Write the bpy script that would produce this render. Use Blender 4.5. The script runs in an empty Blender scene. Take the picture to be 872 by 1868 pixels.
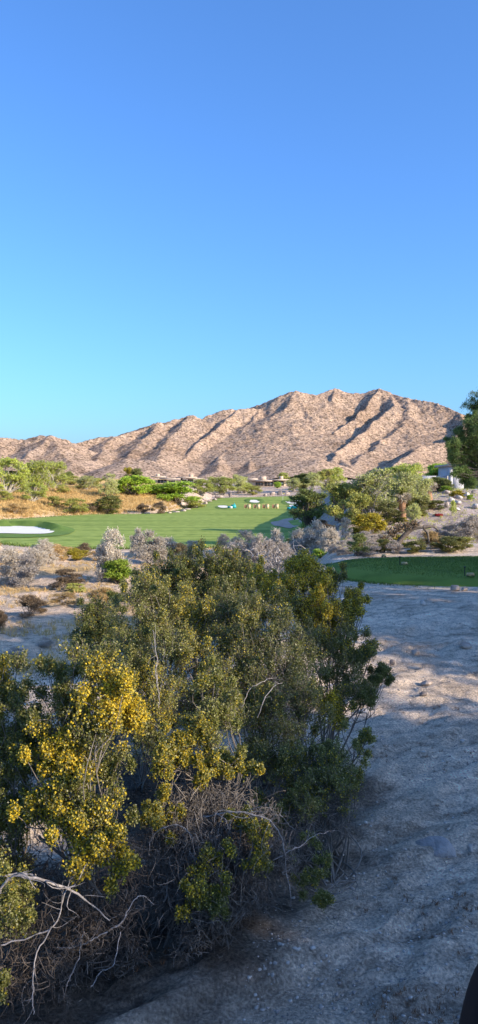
import bpy, math, numpy as np
from mathutils import Vector, Matrix
from mathutils.geometry import delaunay_2d_cdt

# ------------------------------------------------------------------ camera, sky, sun, exposure
F = 1411.0; CX, CY, HZ = 436.0, 934.0, 884.0        # photo pixels (872 x 1868)
CAMZ = 3.0
PITCH = math.atan((CY - HZ) / F)
sc = bpy.context.scene
cam_d = bpy.data.cameras.new('camera'); cam = bpy.data.objects.new('camera', cam_d)
sc.collection.objects.link(cam); sc.camera = cam
cam.location = (0, 0, CAMZ); cam.rotation_euler = (math.pi/2 - PITCH, 0, 0)
cam_d.sensor_fit = 'VERTICAL'; cam_d.sensor_height = 36.0; cam_d.lens = 36.0 * F / 1868.0
cam_d.clip_start = 0.05; cam_d.clip_end = 9000

SUN_EL = math.radians(20.5)
SH = Vector((0.885, -0.465, 0)).normalized()         # horizontal direction towards the sun
SUNV = Vector((SH.x*math.cos(SUN_EL), SH.y*math.cos(SUN_EL), math.sin(SUN_EL)))
w = bpy.data.worlds.new('World'); sc.world = w; w.use_nodes = True
nt = w.node_tree; nt.nodes.clear()
sky = nt.nodes.new('ShaderNodeTexSky'); sky.sky_type = 'NISHITA'; sky.sun_disc = False
sky.sun_elevation = SUN_EL; sky.sun_rotation = math.atan2(SH.x, SH.y)
sky.air_density = 1.05; sky.dust_density = 1.8; sky.ozone_density = 8.0; sky.altitude = 0
bg = nt.nodes.new('ShaderNodeBackground'); bg.inputs['Strength'].default_value = 0.15
wo = nt.nodes.new('ShaderNodeOutputWorld')
tn = nt.nodes.new('ShaderNodeMix'); tn.data_type = 'RGBA'; tn.blend_type = 'MULTIPLY'; tn.inputs[0].default_value = 1; tn.inputs[7].default_value = (.80, .885, .97, 1)
nt.links.new(sky.outputs[0], tn.inputs[6]); nt.links.new(tn.outputs[2], bg.inputs[0]); nt.links.new(bg.outputs[0], wo.inputs[0])
sd = bpy.data.lights.new('sun', 'SUN'); sd.energy = 3.5; sd.angle = math.radians(0.5); sd.color = (1.0, 0.84, 0.64)
sun = bpy.data.objects.new('sun', sd); sc.collection.objects.link(sun)
sun.rotation_euler = SUNV.to_track_quat('Z', 'Y').to_euler()
sc.view_settings.view_transform = 'Standard'; sc.view_settings.look = 'None'
sc.view_settings.exposure = 1.2; sc.view_settings.gamma = 1.0; sc.view_settings.use_curve_mapping = False
sc.cycles.max_bounces = 6; sc.cycles.diffuse_bounces = 3; sc.cycles.transparent_max_bounces = 4

# ------------------------------------------------------------------ helpers
COL = sc.collection
cp, sp = math.cos(PITCH), math.sin(PITCH)
def ray(px, py):
    x = (px - CX)/F; y = (CY - py)/F
    return np.array([x, cp + y*sp, -sp + y*cp])
def at(px, py, Y):
    d = ray(px, py); return np.array([0, 0, CAMZ]) + d*(Y/d[1])

def vnoise(x, y, seed=0):
    xi = np.floor(x).astype(np.int64); yi = np.floor(y).astype(np.int64)
    fx = x - xi; fy = y - yi
    fx = fx*fx*fx*(fx*(fx*6-15)+10); fy = fy*fy*fy*(fy*(fy*6-15)+10)
    def h(a, b):
        n = (a*374761393 + b*668265263 + seed*974711) & 0xffffffff
        n = ((n ^ (n >> 13))*1274126177) & 0xffffffff
        n = (n ^ (n >> 16)) & 0xffffffff
        return n/4294967295.0
    return ((h(xi, yi)*(1-fx) + h(xi+1, yi)*fx)*(1-fy) + (h(xi, yi+1)*(1-fx) + h(xi+1, yi+1)*fx)*fy)*2 - 1
def fbm(x, y, octv=4, seed=0, gain=0.5, ridged=False):
    s = np.zeros_like(x, dtype=float); a = 1.0; f = 1.0; t = 0
    for k in range(octv):
        n = vnoise(x*f*(1+.013*k)+17.3*k, y*f-9.1*k, seed+k)
        if ridged: n = 1 - 2*np.abs(n)
        s += a*n; t += a; a *= gain; f *= 2.03
    return s/t
def sstep(a, b, x):
    t = np.clip((x-a)/(b-a), 0, 1); return t*t*(3-2*t)

# foot of the slope that closes the fairway, as depth against the bearing u = x / y
FU = [-1.2, -.6, -.32, -.24, -.13, -.10, -.065, -.035, 0.0, .05, .09, .3, 1.2]
FY = [95, 105, 117, 130, 143, 148, 175, 245, 256, 258, 250, 250, 250]
FS = [.16, .16, .17, .17, .15, .12, .07, .05, .055, .055, .05, .05, .05]   # how steep it climbs
def ground_z(x, y, fine=True):
    x = np.asarray(x, float); y = np.asarray(y, float)
    yy = np.maximum(y, 1.0); u = x/yy
    zw = -2.2 + 0.0*x                                        # wash
    edge = sstep(9, 26, y + np.clip(-x, -12, 14)*.55 - np.clip(x+1.0, 0, 14)*3.6)
    near = 0.03*np.clip(x, -6, 10) + 0.012*np.clip(y-10, 0, 20)*sstep(0, 4, x)
    z = near*(1-edge) + zw*edge
    z = z + 1.5*(1 - sstep(.8, 3.4, y))                      # the road verge by the vehicle
    # fairway level
    fw = sstep(56, 66, y + .1*x)
    z = z*(1-fw) + (-2.4)*fw
    z = z + 1.1*sstep(185, 250, y)
    # right-hand bank that carries the garden and the pale house
    bx = sstep(.068, .15, u)
    bank = -0.6*sstep(34, 44, y) + 3.0*sstep(46, 92, y) + .006*np.clip(y-92, 0, 100)
    back = sstep(30, 40, y)*bx
    z = z*(1-back) + bank*back
    # slope behind the fairway
    yf = np.interp(u, FU, FY); sl = np.interp(u, FU, FS)
    s = np.clip(y - yf, 0, None)
    top = np.interp(u, [-.4, -.2, -.1, -.04, .1], [6.5, 5.6, 5.0, 4.8, 4.6])
    z = z + (1-back)*top*(1 - np.exp(-s*sl*1.25/top))
    z = z + .011*np.clip(y-380, 0, 700)
    if fine:
        m = (1 - .93*fairmask(x, y))
        nz = fbm(x*.13, y*.13, 4, 3)*.38*sstep(8, 24, y) + fbm(x*.02, y*.02, 3, 5)*1.0*sstep(110, 200, y)*(1-bx)
        # rills and small steps that run obliquely down the sand bank
        a, b = x*.82+y*.57, -x*.57+y*.82
        nn = fbm(a*.45, b*1.5, 5, 11, .62)*.17 + fbm(a*1.8, b*4.2, 4, 12, .65)*.075
        nn = nn + fbm(x*.35, y*.35, 2, 15)*.12
        nz = nz + nn*sstep(2, 4, y)*(1-sstep(60, 90, y))*(1-.75*sstep(15, 21, y)*sstep(1, 3, x)*(1-sstep(40, 46, y)))
        nz = nz*(1-.6*sstep(15, 21, y)*sstep(1, 3, x)*(1-sstep(36, 42, y)))
        z = z + nz*m
    return z

def smooth_poly(pts, n=6):
    P = np.array(pts, float); m = len(P); out = []
    for i in range(m):
        p0, p1, p2, p3 = P[(i-1) % m], P[i], P[(i+1) % m], P[(i+2) % m]
        for k in range(n):
            t = k/n
            out.append(.5*((2*p1)+(-p0+p2)*t+(2*p0-5*p1+4*p2-p3)*t*t+(-p0+3*p1-3*p2+p3)*t**3))
    return np.array(out)
def in_poly(x, y, P):
    c = np.zeros(x.shape, bool); j = len(P)-1
    for i in range(len(P)):
        a, b = P[i], P[j]
        if a[1] != b[1]:
            k = ((a[1] > y) != (b[1] > y)) & (x < (b[0]-a[0])*(y-a[1])/(b[1]-a[1]) + a[0])
            c ^= k
        j = i
    return c
def px_plane(pts, z):
    out = []
    for p in pts:
        d = ray(*p); t = (z-CAMZ)/d[2]; out.append((d[0]*t, d[1]*t))
    return out
def hit(px, py, y0=3.0, y1=900.0, cache={}):
    """where the ray of a photo pixel meets the ground"""
    d = ray(px, py)
    Y = np.exp(np.linspace(math.log(y0), math.log(y1), 1500))
    X = d[0]/d[1]*Y; Z = CAMZ + d[2]/d[1]*Y
    g = ground_z(X, Y)
    k = np.argmax(Z <= g)
    if not (Z <= g).any(): k = len(Y)-1
    return np.array([X[k], Y[k], g[k]])

def fy(px, py):
    # fairway pixels: flat part at -2.4, rising behind
    d = ray(px, py)
    Y = np.linspace(40, 300, 3000); X = d[0]/d[1]*Y; Z = CAMZ + d[2]/d[1]*Y
    g = -2.4 + 1.1*sstep(185, 250, Y)
    k = np.argmax(Z <= g); return (X[k], Y[k])
fair_px = [(-170, 953), (-60, 952), (0, 949), (60, 946), (120, 942), (200, 939), (285, 938), (330, 931), (380, 917), (402, 909.5), (440, 908),
           (500, 907.3), (545, 907.8), (560, 912), (552, 922), (556, 932), (551, 943), (552, 955), (552, 968), (548, 988), (440, 998), (330, 1001), (250, 1003), (150, 1002), (60, 998), (-20, 990), (-170, 982)]
FAIR = smooth_poly([fy(*p) for p in fair_px], 5)
FAIR_B = None
def fairmask(x, y):
    m = np.zeros(np.shape(x))
    sel = (y > 45) & (y < 300)
    if np.ndim(x) == 0: return float(in_poly(np.array([x]), np.array([y]), FAIR)[0])
    m[sel] = in_poly(x[sel], y[sel], FAIR_BIG)
    tm = (y > 18) & (y < 42)
    m[tm] = np.maximum(m[tm], in_poly(x[tm], y[tm], TEE_BIG))
    return m
def grow(P, d):
    P = np.asarray(P); n = np.roll(P, -1, 0) - np.roll(P, 1, 0)
    n = np.stack([n[:, 1], -n[:, 0]], 1); n /= np.linalg.norm(n, axis=1)[:, None]+1e-9
    area = np.sum(P[:, 0]*np.roll(P[:, 1], -1) - np.roll(P[:, 0], -1)*P[:, 1])
    return P + n*d*(1 if area > 0 else -1)
FAIR_BIG = grow(FAIR, 2.0)
TEE_Z = .52
tee_px = [(594, 1026), (610, 1018), (650, 1014), (720, 1012), (800, 1011), (900, 1010), (1060, 1012), (1140, 1030), (1100, 1056), (980, 1060), (872, 1056), (800, 1053), (740, 1049), (690, 1045), (640, 1039), (604, 1032)]
TEE = smooth_poly(px_plane(tee_px, TEE_Z), 5)
TEE_BIG = grow(TEE, 1.2)

def new_mesh(name, V, Fc, smooth=False):
    V = np.asarray(V, np.float32); Fc = np.asarray(Fc, np.int32)
    me = bpy.data.meshes.new(name)
    me.vertices.add(len(V)); me.vertices.foreach_set('co', V.ravel())
    n, k = Fc.shape
    me.loops.add(n*k); me.loops.foreach_set('vertex_index', Fc.ravel())
    me.polygons.add(n); me.polygons.foreach_set('loop_start', np.arange(0, n*k, k, dtype=np.int32))
    me.polygons.foreach_set('loop_total', np.full(n, k, np.int32))
    if smooth: me.polygons.foreach_set('use_smooth', np.ones(n, bool))
    me.update(calc_edges=True); me.validate()
    return me
def link(name, me, m, parent=None, loc=(0, 0, 0)):
    o = bpy.data.objects.new(name, me); COL.objects.link(o)
    if m is not None and len(me.materials) == 0: me.materials.append(m)
    if parent is not None: o.parent = parent
    o.location = loc
    return o
def part(name, geo, m, parent, smooth=False):
    """geo given in world space; the part sits under parent"""
    V, Fc = geo
    b = np.array(parent['_b']) if parent is not None and '_b' in parent else np.zeros(3)
    return link(name, new_mesh(name, np.asarray(V)-b, Fc, smooth), m, parent)
def thing(name, label, cat, base, group=None):
    o = bpy.data.objects.new(name, None); COL.objects.link(o); o.empty_display_size = .2
    o.location = tuple(float(v) for v in base); o['_b'] = [float(v) for v in base]
    tag(o, label, cat, group); return o
def tag(o, label, cat, group=None):
    o['label'] = label; o['category'] = cat
    if group: o['group'] = group
    return o
def struct(o): o['kind'] = 'structure'; return o
def stuff(o, label, cat): o['kind'] = 'stuff'; return tag(o, label, cat)

def join(*gs):
    Vs, Fs, n = [], [], 0
    for V, Fc in gs:
        if len(V) == 0: continue
        Vs.append(V); Fs.append(np.asarray(Fc)+n); n += len(V)
    return np.concatenate(Vs), np.concatenate(Fs)
def box(c, s, rz=0.0, taper=1.0):
    x, y, z = [v/2 for v in s]
    V = np.array([[-x, -y, -z], [x, -y, -z], [x, y, -z], [-x, y, -z], [-x*taper, -y*taper, z], [x*taper, -y*taper, z], [x*taper, y*taper, z], [-x*taper, y*taper, z]])
    if rz:
        R = np.array([[math.cos(rz), -math.sin(rz), 0], [math.sin(rz), math.cos(rz), 0], [0, 0, 1]]); V = V@R.T
    return V+np.array(c), np.array([[3, 2, 1, 0], [4, 5, 6, 7], [0, 1, 5, 4], [1, 2, 6, 5], [2, 3, 7, 6], [3, 0, 4, 7]])
def tubes(P, R, sides=4):
    """P (B,K,3) polylines, R (B,K) radii -> one batch of tapered tubes"""
    P = np.asarray(P, float); R = np.asarray(R, float); B, K, _ = P.shape
    T = np.gradient(P, axis=1); T /= np.linalg.norm(T, axis=2, keepdims=True)+1e-9
    ref = np.zeros_like(T); ref[..., 0] = 1.0; ref[..., 1] = .31
    big = np.abs(T[..., 0]) > .8; ref[big] = (0, .3, 1.0)
    U = np.cross(T, ref); U /= np.linalg.norm(U, axis=2, keepdims=True)+1e-9
    W = np.cross(T, U)
    a = np.arange(sides)*2*math.pi/sides
    V = P[:, :, None, :] + R[:, :, None, None]*(U[:, :, None, :]*np.cos(a)[None, None, :, None] + W[:, :, None, :]*np.sin(a)[None, None, :, None])
    idx = np.arange(B*K*sides).reshape(B, K, sides)
    A = idx[:, :-1, :]; Bn = idx[:, 1:, :]
    Q = np.stack([A, np.roll(A, -1, 2), np.roll(Bn, -1, 2), Bn], -1).reshape(-1, 4)
    return V.reshape(-1, 3), Q
def leaves(C, size, rng, aspect=.55, up=.3, flat=False):
    n = len(C); size = np.broadcast_to(np.asarray(size, float), (n,))
    D = rng.normal(size=(n, 3)); D[:, 2] += up; D /= np.linalg.norm(D, axis=1)[:, None]
    E = rng.normal(size=(n, 3)); E -= D*np.sum(E*D, 1)[:, None]; E /= np.linalg.norm(E, axis=1)[:, None]+1e-9
    s = size[:, None]*.5
    V = np.stack([C-D*s, C+E*s*aspect, C+D*s, C-E*s*aspect], 1).reshape(-1, 3)
    return V, np.arange(4*n).reshape(n, 4)
def curve_between(A, Bp, K, rng, wob, sag=0.0):
    """(B,3),(B,3) -> (B,K,3) wobbling paths; sag>0 bends them over at the end"""
    n = len(A); t = np.linspace(0, 1, K)[None, :, None]
    L = np.linalg.norm(Bp-A, axis=1)[:, None, None]
    P = A[:, None, :]*(1-t) + Bp[:, None, :]*t
    w1 = rng.normal(size=(n, 1, 3)); w2 = rng.normal(size=(n, 1, 3))
    P = P + wob*L*(w1*np.sin(t*math.pi)*.5 + w2*np.sin(t*2*math.pi)*.22)
    P[..., 2:] += sag*L*np.sin(t*math.pi)*.9
    return P

# ------------------------------------------------------------------ materials
def nodes(name):
    m = bpy.data.materials.new(name); m.use_nodes = True; n = m.node_tree; n.nodes.clear()
    return m, n
def N(n, t, **kw):
    k = n.nodes.new(t)
    for a, b in kw.items(): setattr(k, a, b)
    return k
def ramp(n, fac, stops):
    r = N(n, 'ShaderNodeValToRGB'); e = r.color_ramp.elements
    while len(e) < len(stops): e.new(.5)
    for k, (p, c) in enumerate(stops): e[k].position = p; e[k].color = (*c, 1)
    n.links.new(fac, r.inputs[0]); return r.outputs[0]
def leaf_mat(name, cols, trans=.35, rough=.55, gloss=.03):
    m, n = nodes(name)
    g = N(n, 'ShaderNodeNewGeometry'); oi = N(n, 'ShaderNodeObjectInfo')
    k = len(cols); c = ramp(n, g.outputs['Random Per Island'], [(i/(k-1) if k > 1 else 0, q) for i, q in enumerate(cols)])
    hs = N(n, 'ShaderNodeHueSaturation'); mr = N(n, 'ShaderNodeMapRange'); mr.inputs[3].default_value = .8; mr.inputs[4].default_value = 1.2
    n.links.new(oi.outputs['Random'], mr.inputs[0]); n.links.new(mr.outputs[0], hs.inputs['Value']); n.links.new(c, hs.inputs['Color'])
    d = N(n, 'ShaderNodeBsdfPrincipled'); d.inputs['Roughness'].default_value = rough; d.inputs['Specular IOR Level'].default_value = gloss*8
    t = N(n, 'ShaderNodeBsdfTranslucent'); mx = N(n, 'ShaderNodeMixShader'); mx.inputs[0].default_value = trans
    o = N(n, 'ShaderNodeOutputMaterial')
    n.links.new(hs.outputs[0], d.inputs['Base Color']); n.links.new(hs.outputs[0], t.inputs[0])
    n.links.new(d.outputs[0], mx.inputs[1]); n.links.new(t.outputs[0], mx.inputs[2]); n.links.new(mx.outputs[0], o.inputs[0])
    return m
def noise_mat(name, stops, scale=3.0, detail=6, rough=.9, bump=.3, bscale=None, bdist=.05, spec=.2, attr=None, metallic=0):
    m, n = nodes(name)
    tc = N(n, 'ShaderNodeTexCoord'); no = N(n, 'ShaderNodeTexNoise'); no.inputs['Scale'].default_value = scale; no.inputs['Detail'].default_value = detail
    n.links.new(tc.outputs['Object'], no.inputs['Vector'])
    c = ramp(n, no.outputs[0], stops)
    d = N(n, 'ShaderNodeBsdfPrincipled'); d.inputs['Roughness'].default_value = rough; d.inputs['Specular IOR Level'].default_value = spec; d.inputs['Metallic'].default_value = metallic
    n.links.new(c, d.inputs['Base Color'])
    b2 = N(n, 'ShaderNodeTexNoise'); b2.inputs['Scale'].default_value = bscale or scale*4; b2.inputs['Detail'].default_value = 5
    n.links.new(tc.outputs['Object'], b2.inputs['Vector'])
    bp = N(n, 'ShaderNodeBump'); bp.inputs['Strength'].default_value = bump; bp.inputs['Distance'].default_value = bdist
    n.links.new(b2.outputs[0], bp.inputs['Height']); n.links.new(bp.outputs[0], d.inputs['Normal'])
    o = N(n, 'ShaderNodeOutputMaterial'); n.links.new(d.outputs[0], o.inputs[0])
    return m
def plain(name, c, rough=.6, metallic=0, spec=.4):
    c2 = tuple(v*.85 for v in c)
    return noise_mat(name, [(.35, c2), (.65, c)], 5, 3, rough, .05, spec=spec, metallic=metallic)

def ground_mat():
    m, n = nodes('desert_ground')
    tc = N(n, 'ShaderNodeTexCoord'); at_ = N(n, 'ShaderNodeAttribute'); at_.attribute_name = 'soil'
    def nz(s, d=6, r=.6):
        q = N(n, 'ShaderNodeTexNoise'); q.inputs['Scale'].default_value = s; q.inputs['Detail'].default_value = d; q.inputs['Roughness'].default_value = r
        n.links.new(tc.outputs['Object'], q.inputs['Vector']); return q
    a, b, c = nz(.55, 9, .68), nz(6, 8, .7), nz(45, 4, .6)
    vo = N(n, 'ShaderNodeTexVoronoi'); vo.inputs['Scale'].default_value = 22; n.links.new(tc.outputs['Object'], vo.inputs['Vector'])
    mp = N(n, 'ShaderNodeMapping'); mp.inputs['Rotation'].default_value = (0, 0, -.62); mp.inputs['Scale'].default_value = (1.1, 5.5, 1)
    n.links.new(tc.outputs['Object'], mp.inputs[0])
    rl = N(n, 'ShaderNodeTexNoise'); rl.inputs['Scale'].default_value = 1; rl.inputs['Detail'].default_value = 9; rl.inputs['Roughness'].default_value = .68; n.links.new(mp.outputs[0], rl.inputs['Vector'])
    r4 = ramp(n, rl.outputs[0], [(.36, (.72, .71, .70)), (.47, (1.08, 1.08, 1.08)), (.62, (1.3, 1.3, 1.3))])
    r1 = ramp(n, a.outputs[0], [(.30, (.62, .60, .58)), (.5, (1, 1, 1)), (.68, (1.25, 1.22, 1.2))])
    r2 = ramp(n, b.outputs[0], [(.32, (.5, .5, .5)), (.46, (.95, .95, .95)), (.7, (1.25, 1.25, 1.25))])
    r3 = ramp(n, c.outputs[0], [(.33, (.62, .6, .6)), (.5, (1, 1, 1)), (.66, (1.5, 1.5, 1.5))])
    cur = at_.outputs[0]
    for r in (r1, r2, r3, r4):
        mx = N(n, 'ShaderNodeMix', data_type='RGBA', blend_type='MULTIPLY'); mx.inputs[0].default_value = 1
        n.links.new(cur, mx.inputs[6]); n.links.new(r, mx.inputs[7]); cur = mx.outputs[2]
    d = N(n, 'ShaderNodeBsdfPrincipled'); d.inputs['Roughness'].default_value = .95; d.inputs['Specular IOR Level'].default_value = .1
    n.links.new(cur, d.inputs['Base Color'])
    b1 = N(n, 'ShaderNodeBump'); b1.inputs['Strength'].default_value = .8; b1.inputs['Distance'].default_value = .16
    b2 = N(n, 'ShaderNodeBump'); b2.inputs['Strength'].default_value = .8; b2.inputs['Distance'].default_value = .03
    b0 = N(n, 'ShaderNodeBump'); b0.inputs['Strength'].default_value = .9; b0.inputs['Distance'].default_value = .22
    n.links.new(rl.outputs[0], b0.inputs['Height']); n.links.new(b0.outputs[0], b1.inputs['Normal'])
    n.links.new(b.outputs[0], b1.inputs['Height']); n.links.new(c.outputs[0], b2.inputs['Height'])
    n.links.new(b1.outputs[0], b2.inputs['Normal']); n.links.new(b2.outputs[0], d.inputs['Normal'])
    o = N(n, 'ShaderNodeOutputMaterial'); n.links.new(d.outputs[0], o.inputs[0]); return m
def mountain_mat():
    m, n = nodes('mountain_rock')
    tc = N(n, 'ShaderNodeTexCoord')
    def nz(s, d=6, r=.6):
        q = N(n, 'ShaderNodeTexNoise'); q.inputs['Scale'].default_value = s; q.inputs['Detail'].default_value = d; q.inputs['Roughness'].default_value = r
        n.links.new(tc.outputs['Object'], q.inputs['Vector']); return q
    a, b, c = nz(.006, 5), nz(.05, 7, .7), nz(.3, 5, .7)
    base = ramp(n, a.outputs[0], [(.36, (.36, .25, .175)), (.52, (.41, .295, .215)), (.66, (.31, .215, .15))])
    r2 = ramp(n, b.outputs[0], [(.36, (.62, .60, .60)), (.5, (1, 1, 1)), (.64, (1.18, 1.15, 1.1))])
    r3 = ramp(n, c.outputs[0], [(.41, (.26, .26, .21)), (.47, (.86, .86, .83)), (.56, (1.08, 1.08, 1.08)), (.61, (1.55, 1.5, 1.42))])
    cur = base
    for r in (r2, r3):
        mx = N(n, 'ShaderNodeMix', data_type='RGBA', blend_type='MULTIPLY'); mx.inputs[0].default_value = 1
        n.links.new(cur, mx.inputs[6]); n.links.new(r, mx.inputs[7]); cur = mx.outputs[2]
    d = N(n, 'ShaderNodeBsdfPrincipled'); d.inputs['Roughness'].default_value = .95; d.inputs['Specular IOR Level'].default_value = .05
    n.links.new(cur, d.inputs['Base Color'])
    b1 = N(n, 'ShaderNodeBump'); b1.inputs['Strength'].default_value = .9; b1.inputs['Distance'].default_value = 1.6
    n.links.new(c.outputs[0], b1.inputs['Height']); n.links.new(b1.outputs[0], d.inputs['Normal'])
    o = N(n, 'ShaderNodeOutputMaterial'); n.links.new(d.outputs[0], o.inputs[0]); return m
def turf_mat(name, c1, c2, stripes=.25):
    m, n = nodes(name)
    tc = N(n, 'ShaderNodeTexCoord')
    mp = N(n, 'ShaderNodeMapping'); mp.inputs['Scale'].default_value = (.03, .3, 1); mp.inputs['Rotation'].default_value = (0, 0, .12)
    n.links.new(tc.outputs['Object'], mp.inputs[0])
    q = N(n, 'ShaderNodeTexNoise'); q.inputs['Scale'].default_value = 1; q.inputs['Detail'].default_value = 4; n.links.new(mp.outputs[0], q.inputs['Vector'])
    q2 = N(n, 'ShaderNodeTexNoise'); q2.inputs['Scale'].default_value = .9; q2.inputs['Detail'].default_value = 8; n.links.new(tc.outputs['Object'], q2.inputs['Vector'])
    mx = N(n, 'ShaderNodeMath', operation='ADD'); mu = N(n, 'ShaderNodeMath', operation='MULTIPLY'); mu.inputs[1].default_value = .5
    n.links.new(q.outputs[0], mx.inputs[0]); n.links.new(q2.outputs[0], mx.inputs[1]); n.links.new(mx.outputs[0], mu.inputs[0])
    c = ramp(n, mu.outputs[0], [(.42, c1), (.57, c2)])
    d = N(n, 'ShaderNodeBsdfPrincipled'); d.inputs['Roughness'].default_value = .9; d.inputs['Specular IOR Level'].default_value = .1
    n.links.new(c, d.inputs['Base Color'])
    q3 = N(n, 'ShaderNodeTexNoise'); q3.inputs['Scale'].default_value = 18; q3.inputs['Detail'].default_value = 3; n.links.new(tc.outputs['Object'], q3.inputs['Vector'])
    bp = N(n, 'ShaderNodeBump'); bp.inputs['Strength'].default_value = .5; bp.inputs['Distance'].default_value = .04
    n.links.new(q3.outputs[0], bp.inputs['Height']); n.links.new(bp.outputs[0], d.inputs['Normal'])
    o = N(n, 'ShaderNodeOutputMaterial'); n.links.new(d.outputs[0], o.inputs[0]); return m

M = dict(
    ground=ground_mat(), mountain=mountain_mat(),
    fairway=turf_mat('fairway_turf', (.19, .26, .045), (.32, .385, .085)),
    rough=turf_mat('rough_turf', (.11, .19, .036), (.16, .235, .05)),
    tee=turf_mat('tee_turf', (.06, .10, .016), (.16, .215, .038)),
    bunker=noise_mat('bunker_sand', [(.3, (.78, .72, .60)), (.7, (.86, .81, .70))], 2, 5, .95, .2),
    path=noise_mat('bare_path', [(.35, (.38, .27, .20)), (.65, (.50, .38, .30))], 1.2, 6, .95, .3),
    rock=noise_mat('granite', [(.3, (.18, .145, .12)), (.5, (.36, .29, .24)), (.72, (.52, .44, .37))], 3, 8, .9, .6, 9, .08),
    paler=noise_mat('pale_granite', [(.3, (.26, .225, .195)), (.5, (.44, .40, .36)), (.7, (.60, .55, .50))], 6, 8, .9, .5, 14, .03),
    dark_rock=noise_mat('dark_granite', [(.3, (.10, .085, .075)), (.7, (.26, .22, .20))], 6, 8, .9, .5, 14, .03),
    dusty=noise_mat('dusty_granite', [(.3, (.24, .22, .205)), (.5, (.33, .305, .285)), (.72, (.43, .40, .38))], 9, 10, .95, .9, 30, .03),
    gravel=noise_mat('gravel', [(.3, (.20, .17, .15)), (.5, (.42, .37, .32)), (.72, (.62, .56, .50))], 4, 6, .9, .3, 30, .01),
    bark=noise_mat('bark', [(.3, (.09, .07, .055)), (.7, (.20, .165, .135))], 12, 6, .95, .4, 40, .01),
    stembark=noise_mat('stem_bark', [(.3, (.17, .15, .135)), (.5, (.30, .27, .25)), (.7, (.42, .39, .37))], 40, 6, .95, .5, 90, .004),
    bush_bark=noise_mat('bush_bark', [(.3, (.13, .11, .09)), (.7, (.26, .23, .20))], 14, 6, .9, .4, 50, .01),
    graybark=noise_mat('weathered_bark', [(.3, (.26, .23, .21)), (.7, (.44, .40, .37))], 14, 6, .9, .4, 50, .01),
    palebark=noise_mat('pale_bark', [(.3, (.34, .30, .24)), (.7, (.52, .47, .38))], 6, 5, .9, .3, 20, .02),
    thatch=noise_mat('dead_leaf_thatch', [(.3, (.20, .11, .06)), (.7, (.42, .25, .15))], 9, 6, .95, .6, 20, .05),
    creosote=leaf_mat('creosote_leaf', [(.11, .118, .024), (.17, .178, .036), (.24, .24, .06), (.35, .325, .13)], .32, .42, .06),
    creodark=leaf_mat('creosote_leaf_dark', [(.065, .08, .02), (.11, .125, .028), (.17, .175, .045)], .28, .45, .05),
    creopale=leaf_mat('creosote_leaf_olive', [(.10, .115, .022), (.17, .18, .035), (.25, .245, .05), (.34, .31, .12)], .35, .42, .06),
    flower=leaf_mat('creosote_flower', [(.46, .36, .03), (.68, .50, .03), (.80, .61, .06), (.66, .58, .18)], .4, .6, .02),
    seed=leaf_mat('creosote_seed_head', [(.36, .33, .20), (.55, .52, .38)], .2, .8, .0),
    palo=leaf_mat('palo_verde_leaf', [(.30, .35, .05), (.44, .50, .08), (.56, .58, .13)], .3),
    lime=leaf_mat('bright_leaf', [(.24, .36, .035), (.38, .52, .055), (.46, .58, .09)], .35),
    mesq=leaf_mat('mesquite_leaf', [(.13, .17, .04), (.22, .26, .065), (.33, .35, .10)], .3),
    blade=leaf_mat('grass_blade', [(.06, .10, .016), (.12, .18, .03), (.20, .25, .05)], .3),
    drooping=leaf_mat('drooping_leaf', [(.13, .21, .06), (.20, .29, .08), (.28, .37, .11)], .45),
    olive=leaf_mat('olive_leaf', [(.32, .34, .06), (.48, .48, .10), (.60, .57, .17)], .25),
    graygreen=leaf_mat('grey_green_leaf', [(.30, .34, .08), (.48, .50, .14), (.62, .61, .24)], .22),
    silver=leaf_mat('silver_leaf', [(.42, .36, .27), (.58, .50, .39), (.70, .63, .51)], .2, .8),
    ash=leaf_mat('ash_leaf', [(.28, .24, .20), (.44, .38, .32), (.58, .51, .43)], .15, .8),
    straw=leaf_mat('straw_leaf', [(.40, .26, .09), (.56, .38, .15), (.68, .49, .22)], .25, .8),
    brown=leaf_mat('brown_leaf', [(.13, .09, .055), (.21, .15, .09), (.30, .21, .12)], .15, .8),
    gold=leaf_mat('gold_leaf', [(.28, .24, .03), (.42, .35, .04), (.60, .48, .05)], .3),
    rust=leaf_mat('rusty_leaf', [(.14, .07, .035), (.24, .12, .06), (.30, .18, .09)], .2, .8),
    red=leaf_mat('red_petal', [(.30, .03, .03), (.48, .06, .06)], .25),
    stucco=noise_mat('pale_stucco', [(.3, (.42, .41, .42)), (.7, (.50, .49, .50))], 2, 4, .9, .1),
    tanwall=noise_mat('tan_stucco', [(.3, (.42, .32, .24)), (.7, (.52, .41, .31))], 1, 4, .9, .1),
    roof=noise_mat('roof_fascia', [(.3, (.36, .29, .23)), (.7, (.48, .40, .33))], 1, 4, .8, .1),
    darkmetal=plain('dark_metal', (.035, .035, .04), .4, .6),
    black=plain('black_plastic', (.010, .010, .012), .75, 0, .1),
    glass=plain('dark_glass', (.03, .04, .045), .08, 0, .8),
    greenglass=plain('green_glass', (.09, .14, .12), .06, 0, .9),
    wood=noise_mat('pale_wood', [(.3, (.42, .27, .12)), (.7, (.62, .43, .22))], 8, 5, .7, .2),
    pinkwood=plain('reddish_wood', (.42, .18, .13), .7),
    cream=plain('cream_crate', (.62, .50, .30), .6),
    teal=plain('teal_cover', (.01, .34, .36), .45),
    white=plain('white_plastic', (.78, .78, .76), .5),
)

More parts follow.
